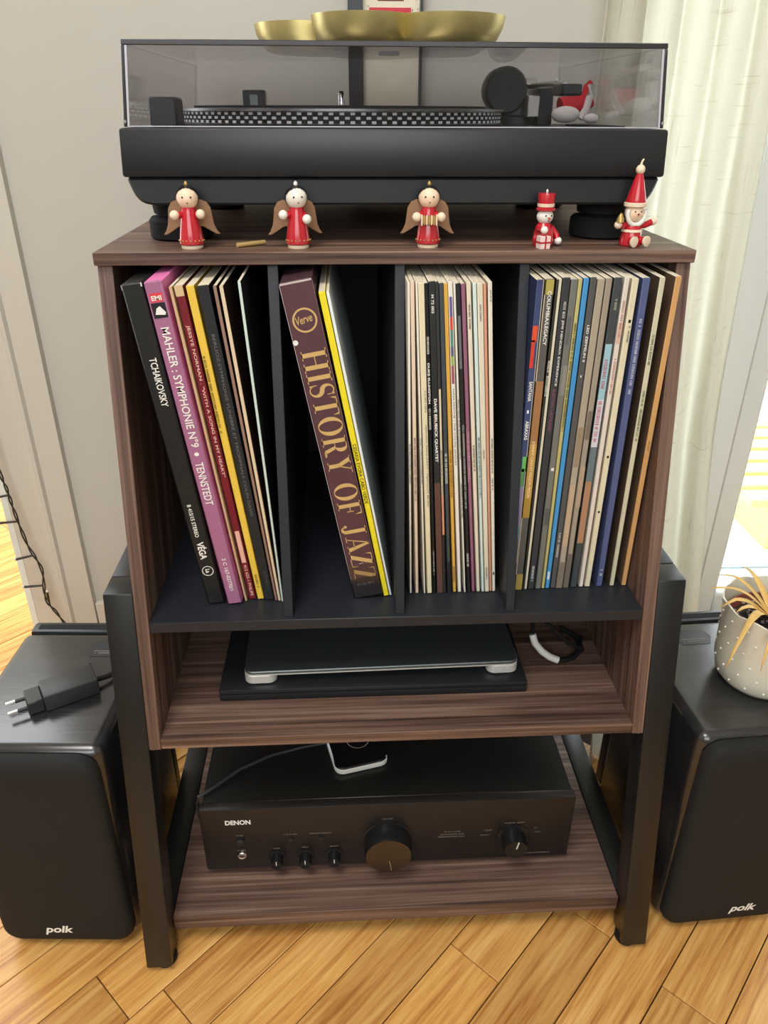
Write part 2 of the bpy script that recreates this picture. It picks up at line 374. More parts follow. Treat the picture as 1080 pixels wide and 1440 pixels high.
for s in (-1, 1):
    a, c = sorted((s*XO, s*0.286)); b = MB()
    zt, zb = 0.4527, 0.009; dp = 0.032
    b.prism([(fy(zb), zb), (fy(zt), zt), (fy(zt)+dp, zt), (fy(zb)+dp*0.97, zb)], a, c, 'X', 0.0016, segs=2)
    b.build('front_leg', black_metal, st)
    b = MB(); b.box(a, c, fy(zt)+dp+0.0002, 0.308, zt-0.028, zt, 0.0016, 2); b.build('side_rail', black_metal, st)
    b = MB(); b.box(a, c, fy(0.04)+dp+0.0004, 0.308, 0.026, 0.053, 0.0016, 2); b.build('lower_rail', black_metal, st)
    b = MB(); b.box(a, c, 0.3082, 0.338, zb, zt, 0.0016, 2); b.build('rear_leg', black_metal, st)
    for yy in (fy(zb)+dp/2, 0.323):
        b = MB(); b.lathe([(0.011, 0), (0.0125, 0.003), (0.0125, 0.0088), (0.004, 0.009)], 20, T(((a+c)/2 - s*0.004, yy, 0))); b.build('foot', black_rubber, st)
    b = MB(); b.lathe([(0.0001, 0), (0.0032, 0.0002), (0.0036, 0.001), (0.0036, 0.002)], 14, T((s*(XO-0.0035), fy(0.2836)+0.006, 0.2835)) @ RX(PI)); b.build('bolt', chrome, st)

# ------------------------------------------------------------------ records
ZS = 0.4222
def rgbmat(c, rough=0.55): return mat('card_%d_%d_%d' % c, srgb(*c), rough, noise=0.06, nscale=30, bump=0.04, bscale=120)
paper = mat('worn_card_edge', srgb(226, 216, 194), 0.8, noise=0.15, nscale=120)
def record(name, label, xb, xt, t, yf, cover, spine, group, h=0.315, texts=(), strips=(), edge=True, depth=0.314, cat='record', glossy=0.5, bev=0.0006):
    a = math.atan2(xt-xb, 0.314)
    b = MB(); b.box(-t/2, t/2, 0, depth, 0, h, min(bev, t*0.22), 1)
    for f in b.bm.faces:
        f.normal_update(); n = f.normal
        f.material_index = 1 if n.y < -0.6 else (2 if n.z > 0.6 and edge else 0)
    o = b.build(name, [rgbmat(cover, glossy), rgbmat(spine, glossy), paper], None, (xb, yf, ZS + t/2*abs(math.sin(a)) + 0.0002), (0, a, 0))
    tag(o, label, cat, group)
    for z0, z1, f0, f1, c in strips:       # printed blocks, worn edges and painted glints on the spine: world z range, fraction of width, colour
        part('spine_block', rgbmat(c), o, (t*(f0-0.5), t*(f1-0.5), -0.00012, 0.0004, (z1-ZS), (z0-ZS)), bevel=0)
    for body, z0, z1, fr, off, c, bold in texts:
        L = z0-z1; H = t*fr
        if body.startswith('~'):
            illegible(o, T((t*off - H/2, -0.00022, z0-ZS)) @ DOWN, L, H, mat('ink_%d_%d_%d' % c, srgb(*c), 0.6), hash(round(xb*1e4)) + round(z0*1e3)); continue
        lettering(o, body, T((t*off - H/2, -0.00022, z0-ZS)) @ DOWN, L, H, mat('ink_%d_%d_%d' % c, srgb(*c), 0.6), 'spine_lettering', bold)
    return o
def zp(p):  # height on the spines of a mark seen p/1000 of the way down a sleeve
    return ZS + 0.315*(1 - p/1000.0)
WH = (238, 236, 228); BK = (22, 22, 24)
g1 = 'records in the first compartment'
bx = record('record_box_set', 'thick black box set with white lettering leaning towards the walnut side', -0.1832, -0.2210, 0.0172, -0.038, (20, 22, 22), (26, 28, 28), g1, h=0.318, edge=False, bev=0.0015, strips=[(zp(-7), zp(6), 0.0, 0.05, (150, 150, 148)), (zp(-8), zp(2), 0.93, 1.0, (206, 206, 202)), (zp(-8), zp(-5), 0.05, 0.93, (84, 86, 86))],
    texts=[('TCHAIKOVSKY', zp(190), zp(330), 0.36, 0.08, WH, 0.015), ('B 415/15 STEREO', zp(640), zp(752), 0.22, -0.08, WH, 0.015), ('V\u00c9GA', zp(770), zp(832), 0.5, 0.02, WH, 0.03), ('La', zp(868), zp(882), 0.26, 0.0, WH, 0.03)])
b = MB(); b.lathe([(0.0049, 0), (0.0056, 0), (0.0056, 0.0001), (0.0049, 0.0001), (0.0049, 0)], 28, T((0, -0.0002, zp(875)-ZS)) @ RX(PI/2), cap=False); b.build('round_mark', white_ink, bx)
o = record('record_box_set', 'mauve pink box set with white capitals beside the thick black one', -0.1644, -0.2032, 0.0146, -0.039, (226, 120, 178), (164, 106, 140), g1, h=0.320, edge=False, bev=0.0012,
    texts=[('MAHLER : SYMPHONIE N\u00b09', zp(105), zp(452), 0.52, 0.05, WH, 0.012), ('\u2022', zp(468), zp(480), 0.3, 0.0, WH, 0.0), ('TENNSTEDT', zp(500), zp(640), 0.5, 0.0, WH, 0.012), ('2 C 167-03770/1', zp(828), zp(948), 0.26, 0.0, WH, 0.012)],
    strips=[(zp(15), zp(38), 0.14, 0.86, (222, 60, 74)), (zp(40), zp(80), 0.1, 0.9, (30, 28, 34))])
lettering(o, 'EMI', T((-0.0042, -0.0003, zp(34)-ZS)) @ FRONT, 0.0084, 0.004, white_ink, 'emblem', 0.03)
b = MB(); b.prism([(-0.004, -0.003), (0.004, -0.004), (0.005, -0.002), (0.001, 0.0035), (-0.002, 0.002)], -0.00045, -0.00035, 'Y', mtx=T((0, 0, zp(60)-ZS))); b.build('emblem', white_ink, o)
record('record_sleeve', 'thin beige record sleeve beside the mauve box set', -0.1540, -0.1912, 0.0024, -0.034, (206, 172, 134), (206, 172, 134), g1)
record('record_sleeve', 'burgundy record sleeve with pale pink lettering', -0.1476, -0.1852, 0.0070, -0.031, (120, 30, 42), (116, 24, 38), g1,
    texts=[('JESSYE NORMAN . "WITH A SONG IN MY HEART"', zp(105), zp(560), 0.5, 0.02, (236, 196, 178), 0.01), ('412 625-1 PHILIPS', zp(868), zp(985), 0.42, 0.05, (236, 196, 178), 0.01)],
    strips=[(zp(0), zp(28), 0.0, 1.0, (214, 186, 140)), (zp(745), zp(860), 0.2, 0.8, (228, 178, 160))])
record('record_sleeve', 'yellow record sleeve beside the burgundy one', -0.1394, -0.1757, 0.0066, -0.031, (226, 186, 60), (232, 196, 76), g1,
    texts=[('~', zp(190), zp(420), 0.3, -0.25, (70, 54, 20), 0.0), ('~', zp(905), zp(955), 0.3, 0.0, (90, 70, 30), 0.0)])
record('record_sleeve', 'black record sleeve with faint grey lettering beside a yellow one', -0.1304, -0.1648, 0.0094, -0.033, (22, 23, 25), (34, 36, 38), g1,
    texts=[('BERLIOZ:SYMPHONIE FUN\u00c8BRE ET TRIOMPHALE.COLIN DAVIS', zp(130), zp(690), 0.34, 0.05, (112, 114, 112), 0.0), ('~', zp(890), zp(960), 0.3, 0.1, (84, 86, 86), 0.0)])
record('record_sleeve', 'thin brown record sleeve with a worn pinkish edge', -0.1236, -0.1549, 0.0027, -0.034, (58, 38, 32), (150, 118, 104), g1)
record('record_sleeve', 'thin cream record sleeve with dark brown cover', -0.1202, -0.1494, 0.0030, -0.035, (64, 46, 38), (224, 202, 170), g1)
record('record_sleeve', 'thin white and mint record sleeve standing apart from the leaning ones', -0.1172, -0.1340, 0.0023, -0.036, (30, 34, 36), (206, 222, 214), g1, h=0.318)

g2 = 'records in the second compartment'
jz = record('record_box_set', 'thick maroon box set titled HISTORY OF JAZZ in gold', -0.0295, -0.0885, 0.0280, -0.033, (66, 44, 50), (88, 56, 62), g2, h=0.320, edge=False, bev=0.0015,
    strips=[(zp(-14), zp(-9), 0.02, 0.98, (196, 184, 182)), (zp(-9), zp(940), 0.0, 0.018, (186, 168, 168)), (zp(-9), zp(940), 0.985, 1.0, (132, 104, 110))])  # shrink-wrap glints painted as pale strips along the spine edges
record('record_sleeve', 'bright yellow record sleeve leaning on the maroon box set', -0.0112, -0.0684, 0.0054, -0.031, (244, 226, 40), (240, 222, 44), g2, h=0.312, edge=True,
    texts=[('CESARIA EVORA CABO VERDE', zp(455), zp(655), 0.62, 0.0, (40, 36, 18), 0.01)])
record('record_sleeve', 'white record sleeve slipped behind the bright yellow one', -0.0068, -0.0634, 0.0024, -0.030, (222, 234, 238), (232, 238, 240), g2, h=0.312)
gold = mat('gold_ink', srgb(206, 172, 110), 0.5)
def arc(cx, cy, rx, ry, a0, a1, n):
    return [(cx + rx*math.cos(a0+(a1-a0)*i/n), cy + ry*math.sin(a0+(a1-a0)*i/n)) for i in range(n+1)]
def strip(outer, inner): return [[outer[i], outer[i+1], inner[i+1], inner[i]] for i in range(len(outer)-1)]
def rect(x0, x1, y0, y1): return [(x0, y0), (x1, y0), (x1, y1), (x0, y1)]
def sweep(pts, ws):
    L, R = [], []
    for i, p in enumerate(pts):
        q0, q1 = pts[max(i-1, 0)], pts[min(i+1, len(pts)-1)]; dx, dy = q1[0]-q0[0], q1[1]-q0[1]; d = math.hypot(dx, dy) or 1
        L.append((p[0]-dy/d*ws[i]/2, p[1]+dx/d*ws[i]/2)); R.append((p[0]+dy/d*ws[i]/2, p[1]-dx/d*ws[i]/2))
    return strip(L, R)
sf = 0.035
def glyph(ch):
    if ch == 'H': return 0.92, [rect(.10,.28,0,1), rect(.62,.80,0,1), rect(.28,.62,.48,.515), rect(0,.38,0,sf), rect(0,.38,1-sf,1), rect(.52,.90,0,sf), rect(.52,.90,1-sf,1)]
    if ch == 'I': return 0.42, [rect(.11,.29,0,1), rect(0,.40,0,sf), rect(0,.40,1-sf,1)]
    if ch == 'T': return 0.80, [rect(.30,.48,0,1), rect(.19,.59,0,sf), rect(0,.78,1-sf,1), [(0,1),(.09,1-sf),(.0,.72)], [(.78,1),(.78,.72),(.69,1-sf)]]
    if ch == 'O': return 0.86, strip(arc(.41,.5,.41,.52,0,2*PI,40), arc(.41,.5,.23,.485,0,2*PI,40))
    if ch == 'S':
        pts = arc(.29,.74,.20,.235,math.radians(20),math.radians(250),16) + [(.33,.49)] + arc(.27,.25,.22,.24,math.radians(70),math.radians(-160),16)
        n = len(pts); ws = [0.04 + 0.15*math.exp(-((i/(n-1)-0.5)/0.2)**2) for i in range(n)]
        return 0.58, sweep(pts, ws) + [[(.44,.98),(.50,.98),(.50,.68),(.47,.68)], [(.03,.02),(.09,.02),(.055,.34),(.03,.34)]]
    if ch == 'R': return 0.88, [rect(.10,.28,0,1), rect(0,.38,0,sf), rect(0,.3,1-sf,1), rect(.28,.45,1-sf,1), rect(.28,.45,.48,.51)] + strip(arc(.45,.74,.25,.26,-PI/2,PI/2,16), arc(.45,.74,.08,.225,-PI/2,PI/2,16)) + [[(.40,.50),(.56,.47),(.72,.05),(.56,.03)], [(.60,.0),(.86,.0),(.86,.06),(.68,.10)]]
    if ch == 'Y': return 0.82, [rect(.31,.49,0,.46), rect(.2,.6,0,sf), [(.06,1),(.26,1),(.49,.46),(.31,.46)], [(.62,1),(.67,1),(.46,.46),(.42,.5)], rect(0,.36,1-sf,1), rect(.52,.80,1-sf,1)]
    if ch == 'F': return 0.70, [rect(.10,.28,0,1), rect(0,.38,0,sf), rect(0,.66,1-sf,1), rect(.28,.5,.49,.525), rect(.47,.51,.36,.66), [(.66,1),(.66,.68),(.57,1-sf)]]
    if ch == 'J': return 0.55, [rect(.25,.43,.14,1), rect(.14,.53,1-sf,1)] + sweep(arc(.2,.14,.14,.19,0,-PI*0.9,12), [.18-.13*i/12 for i in range(13)]) + [arc(.06,.11,.075,.075,0,2*PI,14)[:-1]]
    if ch == 'A': return 0.88, [[(.40,1),(.46,1),(.15,0),(.11,0)], [(.38,1),(.50,1),(.80,0),(.60,0)], rect(.22,.62,.30,.335), rect(0,.28,0,sf), rect(.5,.88,0,sf)]
    if ch == 'Z': return 0.74, [[(.44,1),(.66,1),(.24,0),(.02,0)], rect(.04,.66,1-sf,1), rect(.02,.70,0,sf), [(.04,1),(.12,1-sf),(.04,.70)], [(.70,0),(.70,.32),(.62,sf)]]
    return 0.38, []
adv = 0; polys = []
for ch in 'HISTORY OF JAZZ':
    wd, pl = glyph(ch)
    for p in pl: polys.append([(q[0]+adv, q[1]) for q in p])
    adv += wd + 0.035
bm = bmesh.new()
for p in polys:
    vs = [bm.verts.new((q[0], q[1], 0)) for q in p]
    try: bm.faces.new(vs)
    except ValueError: pass
bmesh.ops.recalc_face_normals(bm, faces=bm.faces[:])
me = bpy.data.meshes.new('title_lettering'); bm.to_mesh(me); bm.free(); me.materials.append(gold)
Lz, Hx = 0.243, 0.0218
link_mesh('title_lettering', me, jz, T((-Hx*0.44, -0.00025, 0.2605)) @ DOWN @ Matrix.Diagonal((Lz/adv, Hx, 1, 1)))
zr = 0.2865
b = MB(); b.lathe([(0.0090, 0), (0.0106, 0), (0.0106, 0.0001), (0.0090, 0.0001), (0.0090, 0)], 40, T((0.0005, -0.0002, zr)) @ RX(PI/2), cap=False); b.build('round_emblem', gold, jz)
lettering(jz, 'Verve', T((-0.0066, -0.00025, zr-0.0036)) @ RY(-0.14) @ FRONT, 0.0142, 0.0070, gold, 'emblem_lettering', 0.012, 0.3)
b = MB(); b.lathe([(0.0001, 0), (0.0024, 0), (0.0024, 0.0001), (0.0001, 0.0001)], 10, T((-0.0118, -0.0003, 0.2690)) @ RX(PI/2), cap=False); b.build('paper_chip', white_ink, jz)
part('shrink_wrap', clear('shrink_wrap_film', (0.97, 0.97, 0.97), 1.4, 0.12), jz, (-0.0146, 0.0146, -0.0009, 0.20, 0.0, 0.040), bevel=0.0004)
part('base_band', rgbmat((40, 32, 34)), jz, (-0.0138, 0.0138, -0.0003, 0.001, 0.0008, 0.0225), bevel=0)
lettering(jz, '314 521 737-1', T((-0.009, -0.0006, 0.0145)) @ FRONT, 0.017, 0.0024, mat('ink_grey', srgb(170, 160, 150)), 'small_lettering')

g3 = 'records in the third compartment'
DK = (60, 56, 48)
g3list = [
 (0.0142, 0.0062, 0.0020, (226, 220, 206), (232, 228, 216), 'thin white record sleeve against the second black divider', [('~', zp(470), zp(600), .5, 0, DK, 0)], []),
 (0.0207, 0.0092, 0.0032, (226, 204, 180), (228, 206, 182), 'pinkish cream record sleeve second from the second black divider', [('~', zp(450), zp(660), .5, 0, (110, 78, 60), 0)], []),
 (0.0285, 0.0127, 0.0017, (230, 226, 212), (232, 226, 210), 'very thin white record sleeve beside the wide cream one', [('~', zp(450), zp(600), .5, 0, DK, 0)], []),
 (0.0336, 0.0165, 0.0050, (226, 214, 176), (228, 218, 184), "wide cream record sleeve with fine dark lettering beside two black ones", [('2 C 054 16034', zp(305), zp(370), .3, .2, DK, 0), ("DJANGO REINHARDT / DJANGO'S MUSIC", zp(410), zp(680), .36, .16, DK, 0.005)], []),
 (0.0389, 0.0210, 0.0031, (24, 24, 26), (24, 24, 26), 'thin black record sleeve with a dense line of white lettering', [('~', zp(150), zp(200), .6, 0, WH, 0), ('DUKE ELLINGTON', zp(225), zp(345), .62, 0, WH, 0.03), ('~', zp(360), zp(425), .6, 0, WH, 0), ('~', zp(840), zp(930), .4, 0, (190, 190, 186), 0)], []),
 (0.0446, 0.0258, 0.0056, (26, 28, 30), (38, 42, 44), 'black record sleeve with a white quartet name and brown lower spine', [('M 72 003', zp(35), zp(85), .4, 0, WH, 0.02), ('DAVE BRUBECK QUARTET', zp(330), zp(530), .55, 0, WH, 0.03)], [(zp(600), zp(1000), 0, 1, (96, 66, 58))]),
 (0.0497, 0.0301, 0.0019, (210, 196, 166), (218, 206, 176), 'very thin sleeve, dark above, cream and salmon below', [('~', zp(490), zp(640), .5, 0, DK, 0)], [(zp(0), zp(300), 0, 1, (46, 50, 54)), (zp(640), zp(780), 0, 1, (214, 144, 112)), (zp(780), zp(1000), 0, 1, (40, 36, 36))]),
 (0.0543, 0.0335, 0.0034, (48, 54, 58), (66, 74, 80), 'dark grey record sleeve beside the ochre one', [('~', zp(500), zp(600), .6, 0, WH, 0.02)], [(zp(880), zp(1000), 0, 1, (34, 34, 36))]),
 (0.0598, 0.0373, 0.0033, (214, 166, 70), (220, 172, 78), 'ochre yellow record sleeve among white and grey ones', [('~', zp(490), zp(650), .5, 0, (120, 78, 30), 0)], [(zp(900), zp(960), .1, .9, (170, 130, 60))]),
 (0.0650, 0.0412, 0.0036, (232, 228, 216), (234, 230, 218), 'white record sleeve with a column of coloured blocks on its spine', [('NINA SIMONE / THE COLPIX SINGLES', zp(300), zp(540), .42, 0, DK, 0)],
   [(zp(40), zp(95), .15, .8, (104, 92, 148)), (zp(95), zp(130), .15, .8, (214, 72, 66)), (zp(130), zp(178), .15, .8, (84, 140, 128)), (zp(178), zp(205), .15, .8, (92, 94, 124)), (zp(205), zp(232), .15, .8, (150, 178, 92)), (zp(232), zp(285), .15, .8, (158, 84, 104))]),
 (0.0704, 0.0446, 0.0017, (230, 226, 214), (230, 226, 214), 'very thin white sleeve beside the one with coloured blocks', [('~', zp(330), zp(520), .6, 0, DK, 0), ('~', zp(600), zp(720), .6, 0, DK, 0)], []),
 (0.0746, 0.0477, 0.0033, (28, 28, 30), (36, 36, 38), 'black record sleeve beside the mauve one', [('~', zp(410), zp(690), .5, 0, (206, 206, 196), 0.01), ('~', zp(850), zp(900), .6, 0, WH, 0.02)], [(zp(90), zp(240), .1, .8, (110, 112, 112))]),
 (0.0794, 0.0520, 0.0032, (140, 88, 112), (150, 98, 122), 'mauve record sleeve between the black and cream ones', [('~', zp(430), zp(590), .5, 0, (222, 178, 190), 0)], [(zp(420), zp(600), .0, .12, (190, 130, 150))]),
 (0.0845, 0.0567, 0.0036, (222, 210, 190), (228, 216, 196), 'cream record sleeve beside the mauve one', [('~', zp(60), zp(130), .4, 0, DK, 0), ('~', zp(470), zp(560), .45, 0, DK, 0)], []),
 (0.0892, 0.0617, 0.0029, (206, 222, 216), (212, 228, 222), 'pale mint green record sleeve between two cream ones', [('~', zp(450), zp(650), .55, 0, (70, 84, 84), 0)], []),
 (0.0935, 0.0662, 0.0046, (216, 208, 188), (222, 216, 196), 'wide cream record sleeve beside the pale mint one', [('~', zp(60), zp(105), .3, 0, DK, 0), ('~', zp(490), zp(520), .3, 0, (150, 110, 50), 0), ('~', zp(905), zp(950), .3, 0, DK, 0)], []),
 (0.0974, 0.0705, 0.0024, (206, 148, 120), (214, 156, 128), 'salmon pink record sleeve between two cream ones', [], []),
 (0.1007, 0.0750, 0.0034, (214, 206, 188), (228, 222, 206), 'whitish record sleeve last in the third compartment row', [('JAZZ', zp(22), zp(55), .4, .1, BK, 0.01), ('~', zp(455), zp(570), .4, 0, BK, 0), ('~', zp(585), zp(625), .4, 0, BK, 0)], [(zp(925), zp(935), .3, .7, (30, 30, 30))]),
]
for i, (xb, xt, t, c, s, lab, tx, sp) in enumerate(g3list):
    record('record_sleeve', lab, xb, xt, t, -0.027 - 0.0004*(i % 4), c, s, g3, h=0.3135 + 0.001*((i*7) % 4)/2, texts=tx, strips=sp)

g4 = 'records in the fourth compartment'
g4list = [
 (0.1195, 0.1186, 0.0058, (46, 56, 92), (60, 72, 112), 'colourful blue record sleeve with orange and green pictures', [('SANTANA', zp(285), zp(345), .55, 0, WH, .02), ('ABRAXAS', zp(405), zp(465), .55, 0, WH, .02)],
   [(zp(125), zp(170), .0, .75, (222, 84, 50)), (zp(165), zp(245), .0, .55, (206, 66, 44)), (zp(372), zp(382), .3, .6, WH), (zp(520), zp(570), .3, 1, (110, 186, 96)), (zp(560), zp(620), .1, .8, (94, 152, 92)), (zp(620), zp(760), .2, .9, (150, 138, 176)), (zp(760), zp(840), .2, .8, (110, 176, 184)), (zp(0), zp(1000), .93, 1, (222, 218, 204))]),
 (0.1266, 0.1268, 0.0074, (120, 110, 60), (92, 90, 86), 'olive and brown record sleeve with pale yellow lettering about a prison', [('COLUMBIA/LEGACY', zp(30), zp(180), .42, .1, WH, .02), ('JOHNNY CASH AT FOLSOM PRISON', zp(470), zp(660), .5, 0, (238, 214, 160), .02)],
   [(zp(0), zp(40), 0, 1, (176, 164, 88)), (zp(285), zp(480), 0, 1, (160, 116, 76)), (zp(480), zp(660), 0, 1, (186, 146, 78)), (zp(660), zp(730), 0, 1, (170, 136, 60)), (zp(940), zp(1000), 0, 1, (176, 150, 82)), (zp(0), zp(1000), 0, .08, (222, 210, 180))]),
 (0.1338, 0.1350, 0.0043, (42, 42, 40), (218, 212, 186), 'narrow cream and black record sleeve beside the olive brown one', [('~', zp(225), zp(330), .5, -.25, WH, .02)], [(zp(0), zp(1000), 0, .42, (48, 48, 46))]),
 (0.1402, 0.1413, 0.0064, (40, 40, 44), (56, 58, 62), 'black record sleeve with white and dull purple lettering', [('JIMI HENDRIX EXPERIENCE', zp(110), zp(300), .38, .1, WH, .01), ('~', zp(60), zp(105), .34, .1, WH, 0), ('ELECTRIC LADYLAND', zp(310), zp(440), .38, 0, (150, 90, 104), .01), ('~', zp(910), zp(970), .35, 0, WH, 0)], []),
 (0.1478, 0.1483, 0.0057, (96, 98, 94), (116, 116, 110), 'marbled grey record sleeve beside the thin olive yellow one', [], [(zp(100), zp(180), .1, .7, (96, 98, 98)), (zp(240), zp(330), .3, 1, (138, 136, 128)), (zp(560), zp(570), .3, .8, (226, 226, 216)), (zp(700), zp(760), .2, .9, (88, 90, 90))]),
 (0.1530, 0.1535, 0.0032, (176, 168, 104), (188, 180, 118), 'thin olive yellow record sleeve beside the bright blue one', [('~', zp(120), zp(440), .6, 0, (72, 70, 48), .01)], []),
 (0.1576, 0.1586, 0.0044, (58, 128, 182), (72, 148, 204), 'bright sky blue record sleeve with a plain spine', [], [(zp(935), zp(965), .2, .7, (214, 226, 232))]),
 (0.1634, 0.1648, 0.0053, (62, 62, 64), (84, 84, 84), 'dark grey record sleeve with white lettering beside the bright blue one', [('LED ZEPPELIN II', zp(125), zp(230), .4, .1, WH, .02), ('~', zp(790), zp(885), .36, 0, WH, 0)], [(zp(270), zp(276), .4, .6, WH)]),
 (0.1701, 0.1717, 0.0062, (150, 142, 126), (170, 160, 142), 'grey tan picture record sleeve beside the dark grey lettered one', [], [(zp(430), zp(560), .1, 1, (150, 134, 112)), (zp(620), zp(840), .1, .9, (190, 166, 138)), (zp(900), zp(1000), 0, 1, (128, 116, 102))]),
 (0.1773, 0.1786, 0.0052, (140, 132, 118), (158, 148, 132), 'grey tan picture record sleeve beside the black one with blue panel', [], [(zp(380), zp(470), .1, .9, (120, 110, 96)), (zp(560), zp(700), .2, 1, (176, 154, 130)), (zp(870), zp(1000), 0, 1, (110, 100, 90))]),
 (0.1856, 0.1864, 0.0068, (50, 54, 56), (66, 72, 74), 'black record sleeve with a pale blue panel and red lettering', [('~', zp(55), zp(90), .3, .1, (196, 196, 180), 0), ('~', zp(225), zp(310), .42, -.05, (206, 70, 90), .01), ('~', zp(345), zp(480), .42, -.05, (206, 70, 90), .01)],
   [(zp(180), zp(345), .06, .94, (158, 196, 208)), (zp(345), zp(495), .06, .94, (206, 206, 214)), (zp(495), zp(610), .06, .94, (104, 120, 124)), (zp(610), zp(830), .06, .94, (172, 130, 100))]),
 (0.1936, 0.1942, 0.0043, (214, 208, 196), (222, 212, 202), 'whitish pink record sleeve between the black and cream ones', [('~', zp(60), zp(160), .4, 0, (196, 110, 100), 0), ('~', zp(220), zp(330), .4, 0, (196, 110, 100), 0)], [(zp(120), zp(180), .1, .9, (216, 180, 162))]),
 (0.2003, 0.2018, 0.0056, (208, 200, 174), (222, 214, 184), 'cream record sleeve with two black dots', [('~', zp(130), zp(175), .26, .15, BK, 0)], [(zp(112), zp(121), .35, .75, BK), (zp(525), zp(533), .35, .7, BK), (zp(715), zp(722), .3, .65, BK)]),
 (0.2130, 0.2114, 0.0064, (70, 80, 120), (84, 94, 136), 'slate blue record sleeve with white titles', [('~', zp(110), zp(330), .36, 0, (222, 226, 236), .01), ('~', zp(930), zp(960), .4, 0, WH, 0)], []),
 (0.2266, 0.2254, 0.0048, (92, 76, 62), (206, 202, 174), 'cream spined record sleeve with a brown picture cover', [('~', zp(155), zp(245), .4, 0, (90, 84, 66), 0), ('~', zp(320), zp(480), .4, 0, (90, 84, 66), 0)], []),
 (0.2394, 0.2394, 0.0052, (110, 90, 70), (208, 160, 104), 'tan kraft record sleeve against the walnut side', [('~', zp(480), zp(510), .3, 0, (140, 104, 64), 0)], []),
]
for i, (xb, xt, t, c, s, lab, tx, sp) in enumerate(g4list):
    record('record_sleeve', lab, xb, xt, t, -0.0255 + 0.0002*i, c, s, g4, h=0.3150 + 0.001*((i*5) % 4)/2, texts=tx, strips=sp)

# ------------------------------------------------------------------ turntable
ZT = 0.7578
tt = thing('turntable', 'black record turntable with a smoked dust cover on the walnut stand', 'turntable', (0, 0, ZT))
TF, TB = 0.032, 0.385
def taper(b, z0, z1, k0, k1):
    for v in b.bm.verts: v.co.x *= k0 + (k1-k0)*(v.co.z-z0)/(z1-z0)
b = MB(); b.box(-0.2318, 0.2318, TF, TB, 0.055, 0.0925, 0.0025, 2); taper(b, 0.055, 0.0925, 1.010, 1.0); b.build('plinth', black_plastic, tt)
b = MB()
for f in [b.prism([(-0.2318, 0.0548), (-0.2285, 0.045), (-0.2255, 0.0385), (-0.2205, 0.0342), (-0.213, 0.0325), (0.213, 0.0325), (0.2205, 0.0342), (0.2255, 0.0385), (0.2285, 0.045), (0.2318, 0.0548)], TF+0.004, TB-0.004, 'Y', 0.002)]: pass
b.build('lower_body', black_plastic, tt)
for x in (-0.198, 0.198):
    for y in (0.080, 0.335):
        b = MB(); b.lathe([(0.026, 0), (0.029, 0.002), (0.029, 0.016), (0.0265, 0.019), (0.018, 0.0195), (0.018, 0.0215), (0.0235, 0.022), (0.025, 0.0322)], 32, T((x, y, 0))); b.build('foot', black_rubber, tt)
PCX, PCY = -0.047, 0.212
b = MB(); b.lathe([(0.160, 0.0926), (0.166, 0.0936), (0.1665, 0.0948), (0.163, 0.0955), (0.163, 0.1045), (0.1665, 0.1052), (0.166, 0.1072), (0.152, 0.1078), (0.150, 0.1072), (0.0001, 0.1072)], 96, T((PCX, PCY, 0)))
pl = b.build('platter', mat('cast_aluminium_dark', (0.22, 0.22, 0.22), 0.3, metal=1.0), tt)
b = MB(); b.lathe([(0.1631, 0.0957), (0.1634, 0.0957), (0.1634, 0.1043), (0.1631, 0.1043)], 96, T((PCX, PCY, 0)), cap=False); b.build('dark_band', black_matte, pl)
b = MB(); NDOT = 112
for row in range(3):
    for i in range(NDOT):
        a = 2*PI*(i + 0.5*(row % 2))/NDOT; z = 0.0967 + row*0.0033
        b.box(-0.0019, 0.0019, -0.0004, 0.0004, -0.0010, 0.0010, mtx=T((PCX, PCY, z)) @ RZ(a) @ T((0, 0.1635, 0)))
tag(b.build('strobe_dots', mat('strobe_dot', (0.85, 0.85, 0.85), 0.4), pl), kind='stuff')
b = MB(); b.lathe([(0.149, 0.1073), (0.149, 0.1098), (0.0001, 0.1098)], 64, T((PCX, PCY, 0))); b.build('slip_mat', black_matte, tt)
b = MB(); b.lathe([(0.0036, 0.1098), (0.0036, 0.121), (0.0022, 0.1235), (0.0001, 0.124)], 14, T((PCX, PCY, 0))); b.build('spindle', chrome, tt)
part('start_button', mat('dark_grey_plastic', (0.05, 0.05, 0.055), 0.4), tt, (-0.2095, -0.186, 0.052, 0.084, 0.0926, 0.1155), bevel=0.002)
part('pitch_slider', black_matte, tt, (0.186, 0.206, 0.07, 0.20, 0.0926, 0.0945), bevel=0.0005)
for x in (-0.150, 0.150):
    h = part('hinge', black_plastic, tt, (x-0.013, x+0.013, 0.345, 0.370, 0.0926, 0.127), bevel=0.0015)
    part('hinge_slot', seal_grey, h, (x-0.0045, x+0.0045, 0.3445, 0.346, 0.098, 0.122), bevel=0)
AX, AY = 0.150, 0.285
b = MB(); b.lathe([(0.036, 0.0926), (0.036, 0.100), (0.030, 0.102), (0.027, 0.118), (0.026, 0.1185), (0.0001, 0.1185)], 32, T((AX, AY, 0))); b.build('tonearm_base', black_plastic, tt)
b = MB(); b.lathe([(0.015, 0), (0.019, 0.002), (0.019, 0.026), (0.015, 0.030), (0.0001, 0.030)], 28, T((AX-0.012, AY+0.012, 0.131)) @ RX(-PI/2)); b.build('counterweight', black_plastic, tt)
b = MB(); b.lathe([(0.021, 0), (0.023, 0.003), (0.023, 0.030), (0.021, 0.033), (0.0001, 0.033)], 28, T((AX-0.018, AY-0.034, 0.126)) @ RX(-PI/2)); b.build('anti_skate_housing', black_plastic, tt)
part('gimbal', silver, tt, (AX-0.008, AX+0.020, AY-0.020, AY+0.008, 0.118, 0.138), bevel=0.002)
